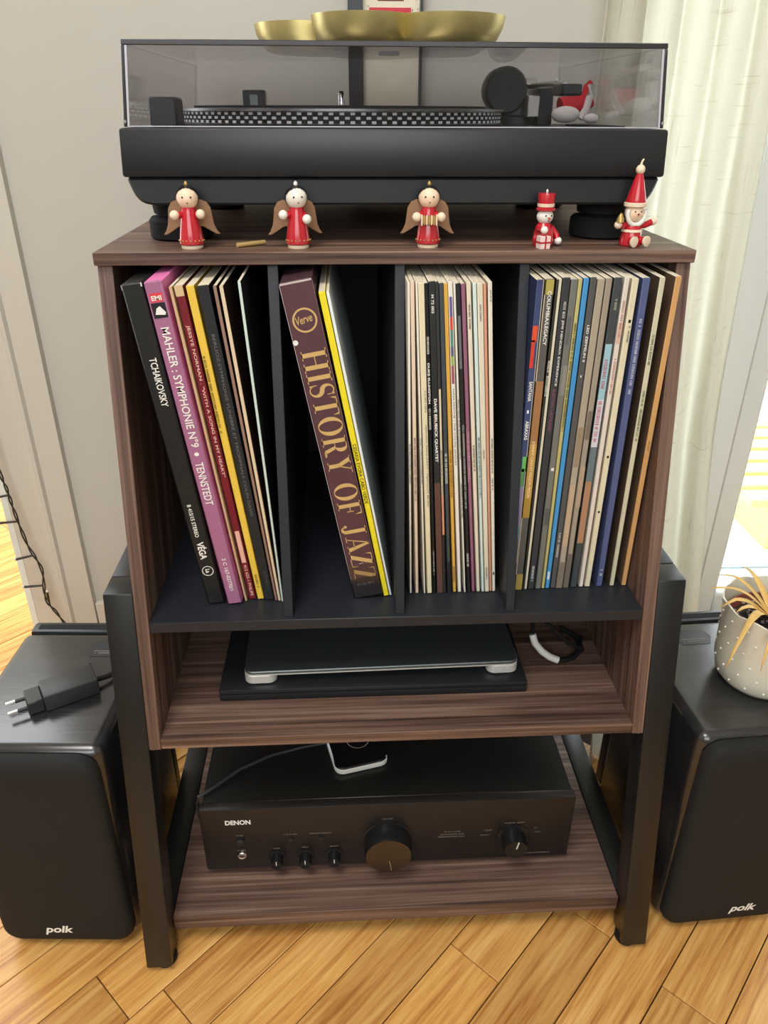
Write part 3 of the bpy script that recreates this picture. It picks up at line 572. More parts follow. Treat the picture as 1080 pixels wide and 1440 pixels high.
part('arm_rest', black_plastic, tt, (AX+0.014, AX+0.030, AY-0.050, AY-0.036, 0.0926, 0.133), bevel=0.001)
part('cueing_block', silver, tt, (AX+0.002, AX+0.015, AY-0.052, AY-0.036, 0.100, 0.121), bevel=0.001)
b = MB(); b.tube([(AX+0.004, AY-0.006, 0.130), (AX+0.012, AY-0.06, 0.130), (AX+0.008, AY-0.12, 0.129), (AX+0.004, AY-0.19, 0.126)], 0.0032, 10); b.build('tonearm', silver, tt)
b = MB(); b.tube([(AX+0.028, AY-0.012, 0.118), (AX+0.033, AY-0.026, 0.128), (AX+0.036, AY-0.034, 0.136)], 0.0018, 8); b.build('cue_lever', chrome, tt)
part('headshell', black_plastic, tt, (AX-0.006, AX+0.012, AY-0.222, AY-0.188, 0.118, 0.127), bevel=0.0015)
# smoked dust cover
smoke = clear('smoked_acrylic', (0.84, 0.838, 0.852), 0.5, 0.0)
LX, LF, LB, LZ0, LZ1, TH = 0.2205, 0.036, 0.381, 0.0932, 0.1552, 0.003
b = MB()
b.box(-LX, LX, LF, LF+TH, LZ0, LZ1-TH); b.box(-LX, LX, LB-TH, LB, LZ0, LZ1-TH)
b.box(-LX, -LX+TH, LF+TH, LB-TH, LZ0, LZ1-TH); b.box(LX-TH, LX, LF+TH, LB-TH, LZ0, LZ1-TH); b.box(-LX, LX, LF, LB, LZ1-TH, LZ1)
taper(b, LZ0, LZ1, 1.030, 1.0); lid = b.build('dust_cover', smoke, tt)
edge_m = mat('polished_acrylic_edge', (0.035, 0.035, 0.04), 0.15, spec=0.6)
def lid_part(name, m, q, bev):
    b = MB(); b.box(*q, bev); taper(b, LZ0, LZ1, 1.030, 1.0); return b.build(name, m, lid)
for q in ((-LX-0.0004, LX+0.0004, LF-0.0006, LF+0.003, LZ1-0.0038, LZ1+0.0003), (-LX-0.0005, -LX+0.0022, LF-0.0006, LF+0.003, LZ0, LZ1-0.004), (LX-0.0022, LX+0.0005, LF-0.0006, LF+0.003, LZ0, LZ1-0.004)): lid_part('cover_edge', edge_m, q, 0.0006)
edge_l = mat('acrylic_edge_highlight', srgb(196, 194, 204), 0.2)  # pale strips painting a highlight along the cover's front edges
for q in ((-LX+0.0023, -LX+0.0042, LF-0.0003, LF+0.0012, LZ0, LZ1-0.004), (LX-0.0042, LX-0.0023, LF-0.0003, LF+0.0012, LZ0, LZ1-0.004), (-LX+0.004, LX-0.004, LF-0.0003, LF+0.0012, LZ0, LZ0+0.0009)): lid_part('cover_highlight', edge_l, q, 0.0002)
for s in (-1, 1):
    b = MB(); b.lathe([(0.0001, 0), (0.0013, 0.0001), (0.0013, 0.0006)], 10, T((s*(LX*1.03-0.0010), LF-0.0006, LZ0+0.004)) @ RX(PI/2)); b.build('screw', chrome, lid)
b = MB(); b.prism([(-0.009, 0), (-0.0075, -0.0016), (0.0075, -0.0016), (0.009, 0), (0.0075, 0.0016), (-0.0075, 0.0016)], LF-0.0006, LF-0.0001, 'Y', mtx=T((-0.008, 0, LZ1-0.0085))); b.build('tray_image_oval', mat('tray_image_dark', (0.03, 0.03, 0.033), 0.4), lid)  # dark oval added in place of the tray's image in the acrylic

# Santa hat lying behind the tonearm, under the cover
sh = thing('santa_hat', 'small red and white felt hat lying under the dust cover beside the tonearm', 'hat', (0.1990, 0.222, ZT+0.0946))
sh.scale = (1.15, 1.15, 1.15)
felt_r = mat('red_felt', srgb(206, 44, 58), 0.9, noise=0.15, bump=0.3, bscale=700); felt_w = mat('white_felt', srgb(232, 226, 222), 0.95, bump=0.4, bscale=600)
b = MB(); b.tube([(-0.012, 0, 0.011), (0, 0.001, 0.014), (0.008, 0.002, 0.017), (0.015, 0.002, 0.021)], 0.0105, 14, r1=0.008); b.tube([(0.006, 0.004, 0.005), (0.010, 0.004, 0.019), (0.012, 0.004, 0.030), (0.015, 0.003, 0.0345)], 0.007, 12, r1=0.002); b.build('felt_cone', felt_r, sh)
b = MB(); b.sphere((-0.010, -0.012, 0.0072), 0.007, sc=(1.9, 0.9, 1.0)); b.build('fur_brim', felt_w, sh)
b = MB(); b.tube([(0.004, -0.010, 0.004), (0.009, -0.010, 0.012), (0.0115, -0.009, 0.022), (0.012, -0.007, 0.031)], 0.0032, 10); b.build('fur_band', felt_w, sh)
b = MB(); b.sphere((0.014, -0.012, 0.0042), 0.0042, sc=(1.6, 1, 1)); b.build('bobble', felt_w, sh)

# brass tray on the dust cover
def tray():
    cs = [(-0.027, 0.128, 0.046), (0.052, 0.130, 0.050), (-0.082, 0.215, 0.050), (0.058, 0.222, 0.047), (-0.012, 0.262, 0.05)]
    cx, cy = -0.008, 0.19; N = 120; rad = []
    for i in range(N):
        a = 2*PI*i/N; d = (math.cos(a), math.sin(a)); best = 0
        for x, y, r in cs:
            ox, oy = cx-x, cy-y; B = ox*d[0]+oy*d[1]; Cc = ox*ox+oy*oy-r*r; D = B*B-Cc
            if D >= 0: best = max(best, -B+math.sqrt(D))
        rad.append(best)
    z0 = ZT + LZ1 + 0.0004
    prof = [(0.0, 0.0), (0.84, 0.0), (0.90, 0.002), (0.95, 0.008), (0.985, 0.016), (1.0, 0.025), (0.985, 0.0252), (0.968, 0.016), (0.93, 0.0095), (0.88, 0.0045), (0.82, 0.0026), (0.0, 0.0026)]
    t = bmesh.new(); rings = []
    for s, z in prof:
        rings.append([t.verts.new((0, 0, z))] if s == 0 else [t.verts.new((rad[i]*s*math.cos(2*PI*i/N), rad[i]*s*math.sin(2*PI*i/N), z)) for i in range(N)])
    for A, B in zip(rings[:-1], rings[1:]):
        for i in range(N):
            j = (i+1) % N
            if len(A) == 1: t.faces.new((A[0], B[j], B[i]))
            elif len(B) == 1: t.faces.new((A[i], A[j], B[0]))
            else: t.faces.new((A[i], A[j], B[j], B[i]))
    bmesh.ops.recalc_face_normals(t, faces=t.faces[:])
    for f in t.faces: f.smooth = True
    b = MB(); b.add(t); o = b.build('brass_tray', brass, None, (cx, cy, z0))
    tag(o, 'lobed brass tray lying on the dust cover of the turntable', 'tray')
tray()

# framed print on the wall behind the turntable
fp = thing('framed_print', 'framed print with a red banner hanging on the wall above the turntable', 'picture', (0, YW, 0.80))
part('frame', mat('black_frame_paint', (0.02, 0.022, 0.03), 0.35), fp, (-0.0365, -0.018, -0.022, 0, 0, 0.42), (0.0545, 0.0575, -0.022, 0, 0, 0.42), (-0.018, 0.0545, -0.022, 0, 0.414, 0.42), (-0.018, 0.0545, -0.022, 0, 0, 0.006), bevel=0.0006)
pp = part('paper', mat('cream_print_paper', srgb(232, 224, 202), 0.8, noise=0.05, nscale=60), fp, (-0.0178, 0.0543, -0.010, -0.002, 0.0065, 0.4135), bevel=0)
part('red_banner', mat('red_print', srgb(206, 62, 74), 0.6), pp, (-0.0095, 0.0435, -0.0104, -0.0100, 0.166, 0.1785), bevel=0)
for i in range(2): part('print_line', mat('dark_red_print', srgb(120, 50, 44), 0.6), pp, (0.001+0.004*i, 0.034-0.004*i, -0.0104, -0.0100, 0.1855+i*0.005, 0.1875+i*0.005), bevel=0)
rq = random.Random(5); b = MB()
for i in range(46):
    x = rq.choice((rq.uniform(-0.016, -0.0105), rq.uniform(0.0445, 0.0525))); z = rq.uniform(0.15, 0.30); s = rq.uniform(0.0006, 0.0016)
    b.box(-s, s, -0.0104, -0.0100, -s*0.4, s*0.4, mtx=T((x, 0, z)) @ RY(rq.random()*PI))
tag(b.build('print_ornament', mat('green_red_print', srgb(120, 104, 84), 0.7), pp), kind='stuff')

# ------------------------------------------------------------------ wooden figures on the top board
def wing_outline(s):
    pts = [(0.002, 0.031), (0.006, 0.0362), (0.011, 0.0382), (0.0160, 0.0362), (0.0190, 0.0315), (0.0198, 0.0245), (0.0208, 0.0180), (0.0232, 0.0125), (0.0255, 0.0098), (0.0225, 0.0096), (0.0175, 0.0125), (0.012, 0.0160), (0.007, 0.0172), (0.003, 0.0165)]
    return [(s*x, z) for x, z in pts]
def angel(x, y, rz, label, lh, rh, instrument=None, pale=False):
    t = thing('wooden_angel', label, 'figurine', (x, y, ZT), rz, 'little wooden angels on the stand')
    b = MB(); b.lathe([(0.0088, 0), (0.0092, 0.0006), (0.0092, 0.0026), (0.0085, 0.003)], 24); b.build('base', cream_wood, t)
    b = MB(); b.lathe([(0.0093, 0.0031), (0.0106, 0.0042), (0.0104, 0.007), (0.0088, 0.017), (0.0066, 0.028), (0.0060, 0.0325), (0.0050, 0.0340)], 28); b.build('dress', red_gloss, t)
    b = MB()
    for k in range(9):
        a = -PI/2 + (k-4)*0.36; r = 0.0104
        b.sphere((r*math.cos(a), r*math.sin(a), 0.0068), 0.00085, u=8, v=6)
    b.build('hem_dots', gold_paint, t)
    face = mat('pale_face_paint', srgb(238, 232, 220), 0.4) if pale else mat('peach_face_paint', srgb(246, 214, 184), 0.4)
    b = MB(); b.sphere((0, 0, 0.0405), 0.0092, u=24, v=16); hd = b.build('head', face, t)
    b = MB()
    for sx in (-1, 1): b.sphere((sx*0.0034, -0.0085, 0.0415), 0.0008, u=8, v=6)
    b.build('eyes', black_ink, hd)
    b = MB(); b.sphere((0.0002, -0.0090, 0.0370), 0.0006, u=8, v=6); b.build('mouth', mat('dark_red_paint', srgb(130, 50, 46)), hd)
    # black hair: a cap over the back of the head with a jagged fringe
    tb = bmesh.new(); N = 28; rings = []
    for k in range(7):
        ph = k/6.0; ring = []
        for i in range(N):
            a = 2*PI*i/N; front = max(0.0, -math.sin(a))
            low = math.radians(-38 + 92*front**0.45) + (0.10 if i % 2 else 0.0)*front
            el = math.radians(89) + (low - math.radians(89))*ph
            r = 0.0097; ring.append(tb.verts.new((r*math.cos(el)*math.cos(a), r*math.cos(el)*math.sin(a), 0.0405 + r*math.sin(el))))
        rings.append(ring)
    tb.faces.new(rings[0])
    for A, B in zip(rings[:-1], rings[1:]):
        for i in range(N): tb.faces.new((A[i], A[(i+1) % N], B[(i+1) % N], B[i])).smooth = True
    b = MB(); b.add(tb); b.build('hair', mat('black_hair_paint', (0.012, 0.011, 0.011), 0.35), hd)
    b = MB(); b.lathe([(0.0012, 0.0496), (0.0018, 0.0506), (0.0016, 0.0522), (0.0005, 0.0534), (0.0001, 0.0536)], 12); b.build('hanging_knob', gold_paint if not pale else white_gloss, hd)
    for s in (-1, 1):
        b = MB(); b.prism(wing_outline(s), 0.0082, 0.0100, 'Y', 0.0004, mtx=T((0, 0, 0)) @ RZ(s*0.12)); b.build('wing', wing_brown, t)
    for (hx, hy, hz), s in ((lh, -1), (rh, 1)):
        b = MB(); b.tube([(s*0.005, 0.0, 0.0285), ((s*0.005+hx)/2, hy/2-0.001, (0.0285+hz)/2-0.001), (hx, hy, hz)], 0.0026, 10); ar = b.build('arm', red_gloss, t)
        b = MB(); b.sphere((hx, hy, hz), 0.0040, u=14, v=10); b.build('hand', white_gloss if pale else cream_wood, ar)
    if instrument == 'accordion':
        ac = bpy.data.objects.new('accordion', None); COL.objects.link(ac); ac.parent = t
        for k in range(7):
            xx = -0.0063 + k*0.0021; hh = 0.0038 + (0.0005 if k in (0, 6) else 0) 
            b = MB(); b.box(xx-0.0006, xx+0.0006, -0.0135, -0.0085, 0.0235-hh, 0.0235+hh, 0.0002); b.build('fold', cream_wood if k % 2 == 0 else gold_paint, ac)
        b = MB(); b.box(-0.0058, 0.0058, -0.0125, -0.0088, 0.0205, 0.0265); b.build('bellows', gold_paint, ac)
    return t
angel(-0.1785, 0.0165, 0.10, 'red wooden angel with peach face and both hands raised at its sides', (-0.0115, -0.006, 0.0275), (0.0100, -0.006, 0.0280))
angel(-0.0872, 0.0165, 0.22, 'red wooden angel with a chalk white face and one hand lowered', (-0.0125, -0.004, 0.0275), (0.0070, -0.0085, 0.0240), pale=True)
angel(0.0259, 0.0170, -0.04, 'red wooden angel playing a little accordion', (-0.0105, -0.0075, 0.0255), (0.0105, -0.0075, 0.0255), 'accordion')
# snowman with a top hat and a present
t = thing('wooden_snowman', 'red and white wooden snowman in a top hat holding a present', 'figurine', (0.1285, 0.0200, ZT), 0.25)
b = MB(); b.lathe([(0.0078, 0), (0.0090, 0.0015), (0.0094, 0.006), (0.0082, 0.0125), (0.0060, 0.0185), (0.004, 0.0205)], 26); b.build('body', red_gloss, t)
b = MB(); b.sphere((0, 0, 0.0248), 0.0072, u=22, v=14, sc=(1, 1, 0.92)); hd = b.build('head', white_gloss, t)
b = MB()
for sx in (-1, 1): b.sphere((sx*0.0026, -0.0066, 0.0258), 0.0008, u=8, v=6)
b.build('eyes', black_ink, hd)
b = MB(); b.tube([(0, -0.0065, 0.0240), (0.0004, -0.0105, 0.0236)], 0.0010, 8, r1=0.0003); b.build('nose', mat('orange_paint', srgb(206, 70, 40), 0.4), hd)
b = MB(); b.sphere((0.0004, -0.0067, 0.0217), 0.0007, u=8, v=6); b.build('mouth', mat('dark_red_paint', srgb(130, 50, 46)), hd)
b = MB(); b.lathe([(0.0078, 0.0295), (0.0085, 0.0300), (0.0085, 0.0315), (0.0068, 0.0322), (0.0068, 0.0335), (0.0076, 0.0430), (0.0074, 0.0436), (0.0001, 0.0438)], 26); ht = b.build('top_hat', red_gloss, t)
b = MB(); b.lathe([(0.0070, 0.0326), (0.0073, 0.0328), (0.0075, 0.0352), (0.0072, 0.0354)], 26, cap=False); b.build('hat_band', cream_wood, ht)
b = MB(); b.lathe([(0.0008, 0.0438), (0.0010, 0.0455), (0.0005, 0.0465), (0.0001, 0.0467)], 10); b.build('hanging_knob', white_gloss, ht)
for s, h in ((-1, (-0.0050, -0.0105, 0.0148)), (1, (0.0125, -0.0050, 0.0046))):
    b = MB(); b.tube([(s*0.0058, -0.001, 0.0160), ((s*0.0078+h[0])/2 + s*0.001, (h[1])/2, (0.0150+h[2])/2), h], 0.0027, 10); ar = b.build('arm', red_gloss, t)
    b = MB(); b.sphere(h, 0.0033, u=14, v=10); b.build('hand', white_gloss, ar)
pr = bpy.data.objects.new('present', None); COL.objects.link(pr); pr.parent = t; pr.location = (-0.0062, -0.0130, 0.0)
part('box', mat('pale_pink_card', srgb(240, 214, 206), 0.6), pr, (-0.0048, 0.0048, -0.0042, 0.0042, 0.0, 0.0105), bevel=0.0003)
part('ribbon', red_gloss, pr, (-0.0007, 0.0007, -0.0044, 0.0044, 0.0, 0.0107), (-0.0050, 0.0050, -0.0044, 0.0044, 0.0046, 0.0060), bevel=0)
b = MB()
for s in (-1, 1): b.sphere((s*0.0017, 0, 0.0113), 0.0010, u=8, v=6, sc=(1.6, 0.8, 0.8))
b.build('bow', red_gloss, pr)
# Santa with a cone hat and outstretched arms
t = thing('wooden_santa', 'wooden Santa with a tall red cone hat and arms stretched out', 'figurine', (0.2080, 0.0215, ZT), 0.12)
b = MB(); b.lathe([(0.0090, 0), (0.0098, 0.001), (0.0098, 0.0035), (0.0086, 0.0105), (0.0070, 0.0175), (0.0050, 0.0195)], 26); bd = b.build('body', red_gloss, t)
b = MB(); b.lathe([(0.0089, 0.0118), (0.0092, 0.0120), (0.0086, 0.0140), (0.0083, 0.0140)], 26, cap=False); b.build('belt', cream_wood, bd)
b = MB(); b.sphere((0, 0, 0.0278), 0.0082, u=22, v=14); hd = b.build('head', mat('peach_face_paint', srgb(246, 214, 184), 0.4), t)
b = MB(); ring = [(0.0083*math.cos(a), -0.0050 - 0.0018*math.sin(a)*0, 0.0275 + 0.0098*math.sin(a)) for a in [PI*0.9 + i*(1.2*PI)/18 for i in range(19)]]
b.tube(ring, 0.0021, 10); b.build('beard', white_gloss, hd)
b = MB()
for sx in (-1, 1): b.sphere((sx*0.0028, -0.0076, 0.0290), 0.0007, u=8, v=6)
b.build('eyes', black_ink, hd)
b = MB(); b.sphere((0, -0.0085, 0.0268), 0.0009, u=8, v=6); b.build('nose', mat('dark_red_paint', srgb(130, 50, 46)), hd)
b = MB(); b.lathe([(0.0088, 0.0340), (0.0090, 0.0360), (0.0070, 0.0440), (0.0042, 0.0545), (0.0026, 0.0590), (0.0001, 0.0594)], 26); ht = b.build('cone_hat', red_gloss, t)
b = MB(); b.lathe([(0.0086, 0.0322), (0.0098, 0.0330), (0.0098, 0.0356), (0.0088, 0.0362)], 26, cap=False); b.build('hat_brim', cream_wood, ht)
b = MB(); b.sphere((0, 0, 0.0620), 0.0040, u=14, v=10); b.tube([(0, 0, 0.0655), (0.0004, 0, 0.0685), (0.0018, 0, 0.0702)], 0.0012, 8, r1=0.0007); b.build('bobble', cream_wood, ht)
for s, h in ((-1, (-0.0155, -0.004, 0.0180)), (1, (0.0185, -0.001, 0.0200))):
    b = MB(); b.tube([(s*0.004, -0.001, 0.0175), (s*0.010, -0.002, 0.0170), h], 0.0028, 10); ar = b.build('arm', red_gloss, t)
    b = MB(); b.sphere(h, 0.0034, u=14, v=10); b.build('hand', cream_wood, ar)
b = MB(); b.lathe([(0.0034, 0), (0.0030, 0.003), (0.0016, 0.006), (0.0004, 0.0075), (0.0001, 0.0076)], 14, T((-0.0148, -0.0055, 0.0205))); b.build('bell', gold_paint, t)
for x, y in ((-0.0036, -0.0128), (0.0092, -0.0105)):
    b = MB(); b.tube([(x*0.6, -0.004, 0.0050), (x, y, 0.0048)], 0.0036, 12); lg = b.build('leg', red_gloss, t)
    b = MB(); b.lathe([(0.0044, 0), (0.0046, 0.0005), (0.0046, 0.0018), (0.0040, 0.0020), (0.0001, 0.0020)], 20, T((x, y, 0.0048)) @ RZ(0.4) @ RX(PI/2)); b.build('shoe_sole', cream_wood, lg)
# little brass rod
b = MB(); b.tube([(-0.1400, 0.0170, 0.0022), (-0.1290, 0.0255, 0.0022), (-0.1180, 0.0340, 0.0022)], 0.0020, 12)
tag(b.build('brass_rod', mat('polished_brass', srgb(222, 192, 126), 0.3, metal=0.45), None, (0, 0, ZT)), 'short brass rod lying on the top board between two angels', 'rod')

# ------------------------------------------------------------------ middle shelf: laptops and cables
ZM = 0.2961
bl = thing('black_laptop', 'closed black laptop lying under the silver laptop on the middle shelf', 'laptop', (-0.024, 0.06, ZM))
part('base', black_matte, bl, (-0.168, 0.168, -0.100, 0.130, 0, 0.009), bevel=0.002, segs=2)
part('lid', black_plastic, bl, (-0.168, 0.168, -0.1005, 0.130, 0.0094, 0.0155), bevel=0.002, segs=2)
sl = thing('silver_laptop', 'closed silver laptop lying on the black laptop on the middle shelf', 'laptop', (-0.0165, 0.070, ZM+0.0158), 0.02)
lap = mat('dark_silver_aluminium', srgb(120, 128, 130), 0.42, metal=0.85)
def rrect(x0, x1, y0, y1, r, n=6):
    P = []
    for cx, cy, a0 in ((x1-r, y0+r, -PI/2), (x1-r, y1-r, 0), (x0+r, y1-r, PI/2), (x0+r, y0+r, PI)):
        for i in range(n+1): a = a0 + PI/2*i/n; P.append((cx+r*math.cos(a), cy+r*math.sin(a)))
    return P
b = MB(); b.prism(rrect(-0.150, 0.150, -0.100, 0.110, 0.010), 0.0135, 0.0175, 'Z', 0.0008); b.build('lid', lap, sl)
b = MB(); b.prism(rrect(-0.1502, 0.1502, -0.1004, 0.1102, 0.010), 0.0128, 0.0140, 'Z'); b.build('lid_edge', mat('bright_aluminium', srgb(228, 228, 222), 0.35, metal=0.4), sl)
b = MB(); b.prism(rrect(-0.149, 0.149, -0.078, 0.109, 0.008), 0.002, 0.0128, 'Z', 0.0008); b.build('base', black_matte, sl)
for s in (-1, 1):
    pts = rrect(-0.1502, -0.115, -0.1004, -0.070, 0.0095) if s < 0 else rrect(0.115, 0.1502, -0.1004, -0.070, 0.0095)
    pts = [(min(p[0], -0.1155) if s < 0 else max(p[0], 0.1155), p[1]) for p in pts]
    b = MB(); b.prism(pts, 0.0015, 0.0128, 'Z', 0.0009); b.build('corner_end', MATS['bright_aluminium'], sl)
cb = thing('cable_bundle', 'coiled black cables with a short white sleeve on the middle shelf', 'cable', (0.19, 0.02, ZM))
b = MB(); b.tube([(-0.031+0.002, 0.0, 0.0335), (-0.026, -0.004, 0.0235), (-0.018, -0.008, 0.0145), (-0.009, -0.011, 0.0085), (0.001, -0.013, 0.0050)], 0.0042, 12); b.build('white_sleeve', mat('white_pvc', srgb(226, 226, 220), 0.4), cb)
b = MB(); b.tube([(0.001, -0.013, 0.0050), (0.009, -0.013, 0.0042), (0.020, -0.008, 0.0040), (0.034, 0.006, 0.0040), (0.036, 0.03, 0.0040), (0.02, 0.05, 0.0040)], 0.0030, 10)
b.tube([(-0.029, 0.0, 0.0335), (-0.026, 0.012, 0.041), (-0.012, 0.03, 0.044), (0.01, 0.05, 0.03), (0.03, 0.07, 0.01), (0.02, 0.09, 0.004)], 0.0026, 10)
b.tube([(-0.02, 0.02, 0.046), (-0.002, 0.008, 0.034), (0.016, 0.0, 0.018), (0.03, 0.004, 0.008), (0.04, 0.03, 0.004)], 0.0024, 10); b.build('cord', black_rubber, cb)

# ------------------------------------------------------------------ amplifier on the lower shelf
ZB = 0.0532
am = thing('amplifier', 'black stereo amplifier with round knobs on the lower shelf', 'amplifier', (-0.0085, -0.070, ZB))
fpm = mat('brushed_black_faceplate', (0.030, 0.026, 0.024), 0.36, metal=0.5, noise=0.08, nscale=900, stretch=(0.02, 1, 1))
def apart(*a, **k): return part(*a, **k)
part('front_panel', fpm, am, (-0.217, 0.217, 0.0, 0.012, 0.0095, 0.1095), bevel=0.0018, segs=2)
part('case', black_metal, am, (-0.215, 0.215, 0.0122, 0.300, 0.0105, 0.1080), bevel=0.0012)
part('top_vent', black_matte, am, *[(-0.15+0.012*i, -0.145+0.012*i, 0.14, 0.25, 0.1080, 0.1083) for i in range(26)], bevel=0)
for x in (-0.17, 0.17):
    for y in (0.045, 0.26):
        b = MB(); b.lathe([(0.021, 0), (0.023, 0.002), (0.023, 0.0104), (0.02, 0.0105)], 24, T((x, y, 0))); b.build('foot', black_rubber, am)
def knob(x, z, r, d, name='knob', skirt=None):
    prof = [(r*1.0, 0), (r*1.0, d*0.8), (r*0.93, d), (r*0.80, d), (0.0001, d*0.96)]
    b = MB(); 
    if skirt: b.lathe([(skirt, 0), (skirt, 0.0012), (r, 0.002)], 40, T((x, -0.0001, z)) @ RX(PI/2))
    b.lathe(prof, 40, T((x, 0, z)) @ RX(PI/2)); return b.build(name, mat('black_knob', (0.016, 0.016, 0.017), 0.25, metal=0.3), am)
ZK = 0.0325
v = knob(-0.002, 0.0520, 0.0275, 0.024, 'volume_knob', 0.0295)
b = MB(); b.lathe([(0.0262, 0), (0.0262, 0.0004), (0.0001, 0.0004)], 40, T((-0.002, -0.0240, 0.0520)) @ RX(PI/2)); b.build('knob_face', mat('spun_dark_metal', (0.10, 0.095, 0.09), 0.3, metal=1.0), v)
b = MB(); b.box(-0.0004, 0.0004, -0.0246, -0.0240, 0.008, 0.024, mtx=T((-0.002, 0, 0.052)) @ RY(3.0)); b.build('pointer', silver, v)
kn = knob(0.1475, 0.0470, 0.0145, 0.019, 'selector_knob', 0.0205)
b = MB(); b.box(-0.0005, 0.0005, -0.0196, -0.0188, 0.002, 0.013, mtx=T((0.1475, 0, 0.047)) @ RY(0.2)); b.build('pointer', white_ink, kn)
for x in (-0.1325, -0.0990, -0.0650):
    kb = knob(x, 0.0300, 0.0072, 0.014, 'tone_knob', 0.0098)
    b = MB(); b.box(-0.0004, 0.0004, -0.0145, -0.0138, 0.001, 0.0068, mtx=T((x, 0, 0.030))); b.build('pointer', white_ink, kb)
b = MB(); b.lathe([(0.0050, 0), (0.0050, 0.0035), (0.0040, 0.0042), (0.0001, 0.0042)], 24, T((-0.1735, 0, 0.0585)) @ RX(PI/2)); b.build('power_button', black_plastic, am)
b = MB(); b.lathe([(0.0026, 0.0018), (0.0026, 0), (0.0056, 0), (0.0056, 0.0012), (0.0048, 0.0020), (0.0034, 0.0020), (0.0026, 0.0014)], 24, T((-0.1735, 0, 0.0335)) @ RX(PI/2), cap=False); b.build('headphone_jack', chrome, am)
for x in (-0.1150, -0.0800):
    b = MB(); b.lathe([(0.0028, 0), (0.0028, 0.0025), (0.0001, 0.0027)], 16, T((x, 0, 0.0590)) @ RX(PI/2)); b.build('small_button', black_plastic, am)
lettering(am, 'DENON', T((-0.1885, -0.0003, 0.0855)) @ FRONT, 0.0290, 0.0075, white_ink, 'maker_lettering', 0.04)
gi = mat('grey_print', srgb(150, 144, 136), 0.6)
for body, x, z, L in (('', -0.0930, 0.0655, 0.026), ('', -0.1225, 0.0655, 0.015), ('BASS', -0.1360, 0.0425, 0.007), ('TREBLE', -0.1030, 0.0425, 0.008), ('BALANCE', -0.0700, 0.0425, 0.010), ('POWER', -0.1775, 0.0665, 0.008), ('PHONES', -0.1780, 0.0415, 0.009), ('VOLUME', -0.0080, 0.0850, 0.012), ('', 0.1360, 0.0700, 0.023), ('', 0.0640, 0.0590, 0.020), ('', 0.0590, 0.0545, 0.030), ('', 0.0580, 0.0505, 0.032), ('', 0.1720, 0.0595, 0.005), ('', 0.1730, 0.0530, 0.008), ('', 0.1130, 0.0590, 0.009), ('', 0.1080, 0.0510, 0.011), ('', 0.1500, 0.0165, 0.045)):
    if body in ('POWER', 'PHONES', 'VOLUME', 'BASS', 'TREBLE', 'BALANCE'): lettering(am, body, T((x, -0.0003, z)) @ FRONT, L, 0.0017, gi, 'small_lettering')
    else: illegible(am, T((x, -0.0003, z)) @ FRONT, L, 0.0017, gi, round(x*1e4))

# streaming puck on the amplifier
pk = thing('streaming_puck', 'small black and white rounded square device lying on the amplifier', 'media device', (-0.045, 0.014, ZB+0.1086), 0.24)
b = MB(); b.prism(rrect(-0.033, 0.033, -0.033, 0.033, 0.011), 0.0, 0.0070, 'Z', 0.0012); b.build('white_body', mat('white_pvc', srgb(226, 226, 220), 0.4), pk)
b = MB(); b.prism(rrect(-0.0325, 0.0325, -0.0325, 0.0325, 0.0105), 0.0071, 0.0100, 'Z', 0.0010); b.build('black_top', mat('glossy_black', (0.008, 0.008, 0.009), 0.12, spec=0.6), pk)
b = MB(); b.lathe([(0.013, 0.0101), (0.0135, 0.0103), (0.014, 0.0101)], 28, T((0.004, 0.008, 0)), cap=False); b.build('touch_ring', gi, pk)
b = MB(); b.tube([(-0.077, 0.026, 0.1665), (-0.11, 0.020, 0.1660), (-0.15, 0.008, 0.1655), (-0.185, -0.012, 0.1650), (-0.208, -0.034, 0.1648), (-0.2215, -0.046, 0.1648), (-0.2285, -0.049, 0.1635), (-0.2305, -0.050, 0.152), (-0.231, -0.048, 0.130), (-0.232, -0.03, 0.09), (-0.232, 0.02, 0.0560), (-0.232, 0.10, 0.0556), (-0.232, 0.2, 0.0556)], 0.0019, 10)
tag(b.build('audio_cable', mat('dark_grey_cable', (0.035, 0.036, 0.04), 0.4), None), 'thin black cable running over the amplifier top to the round cornered device', 'cable')

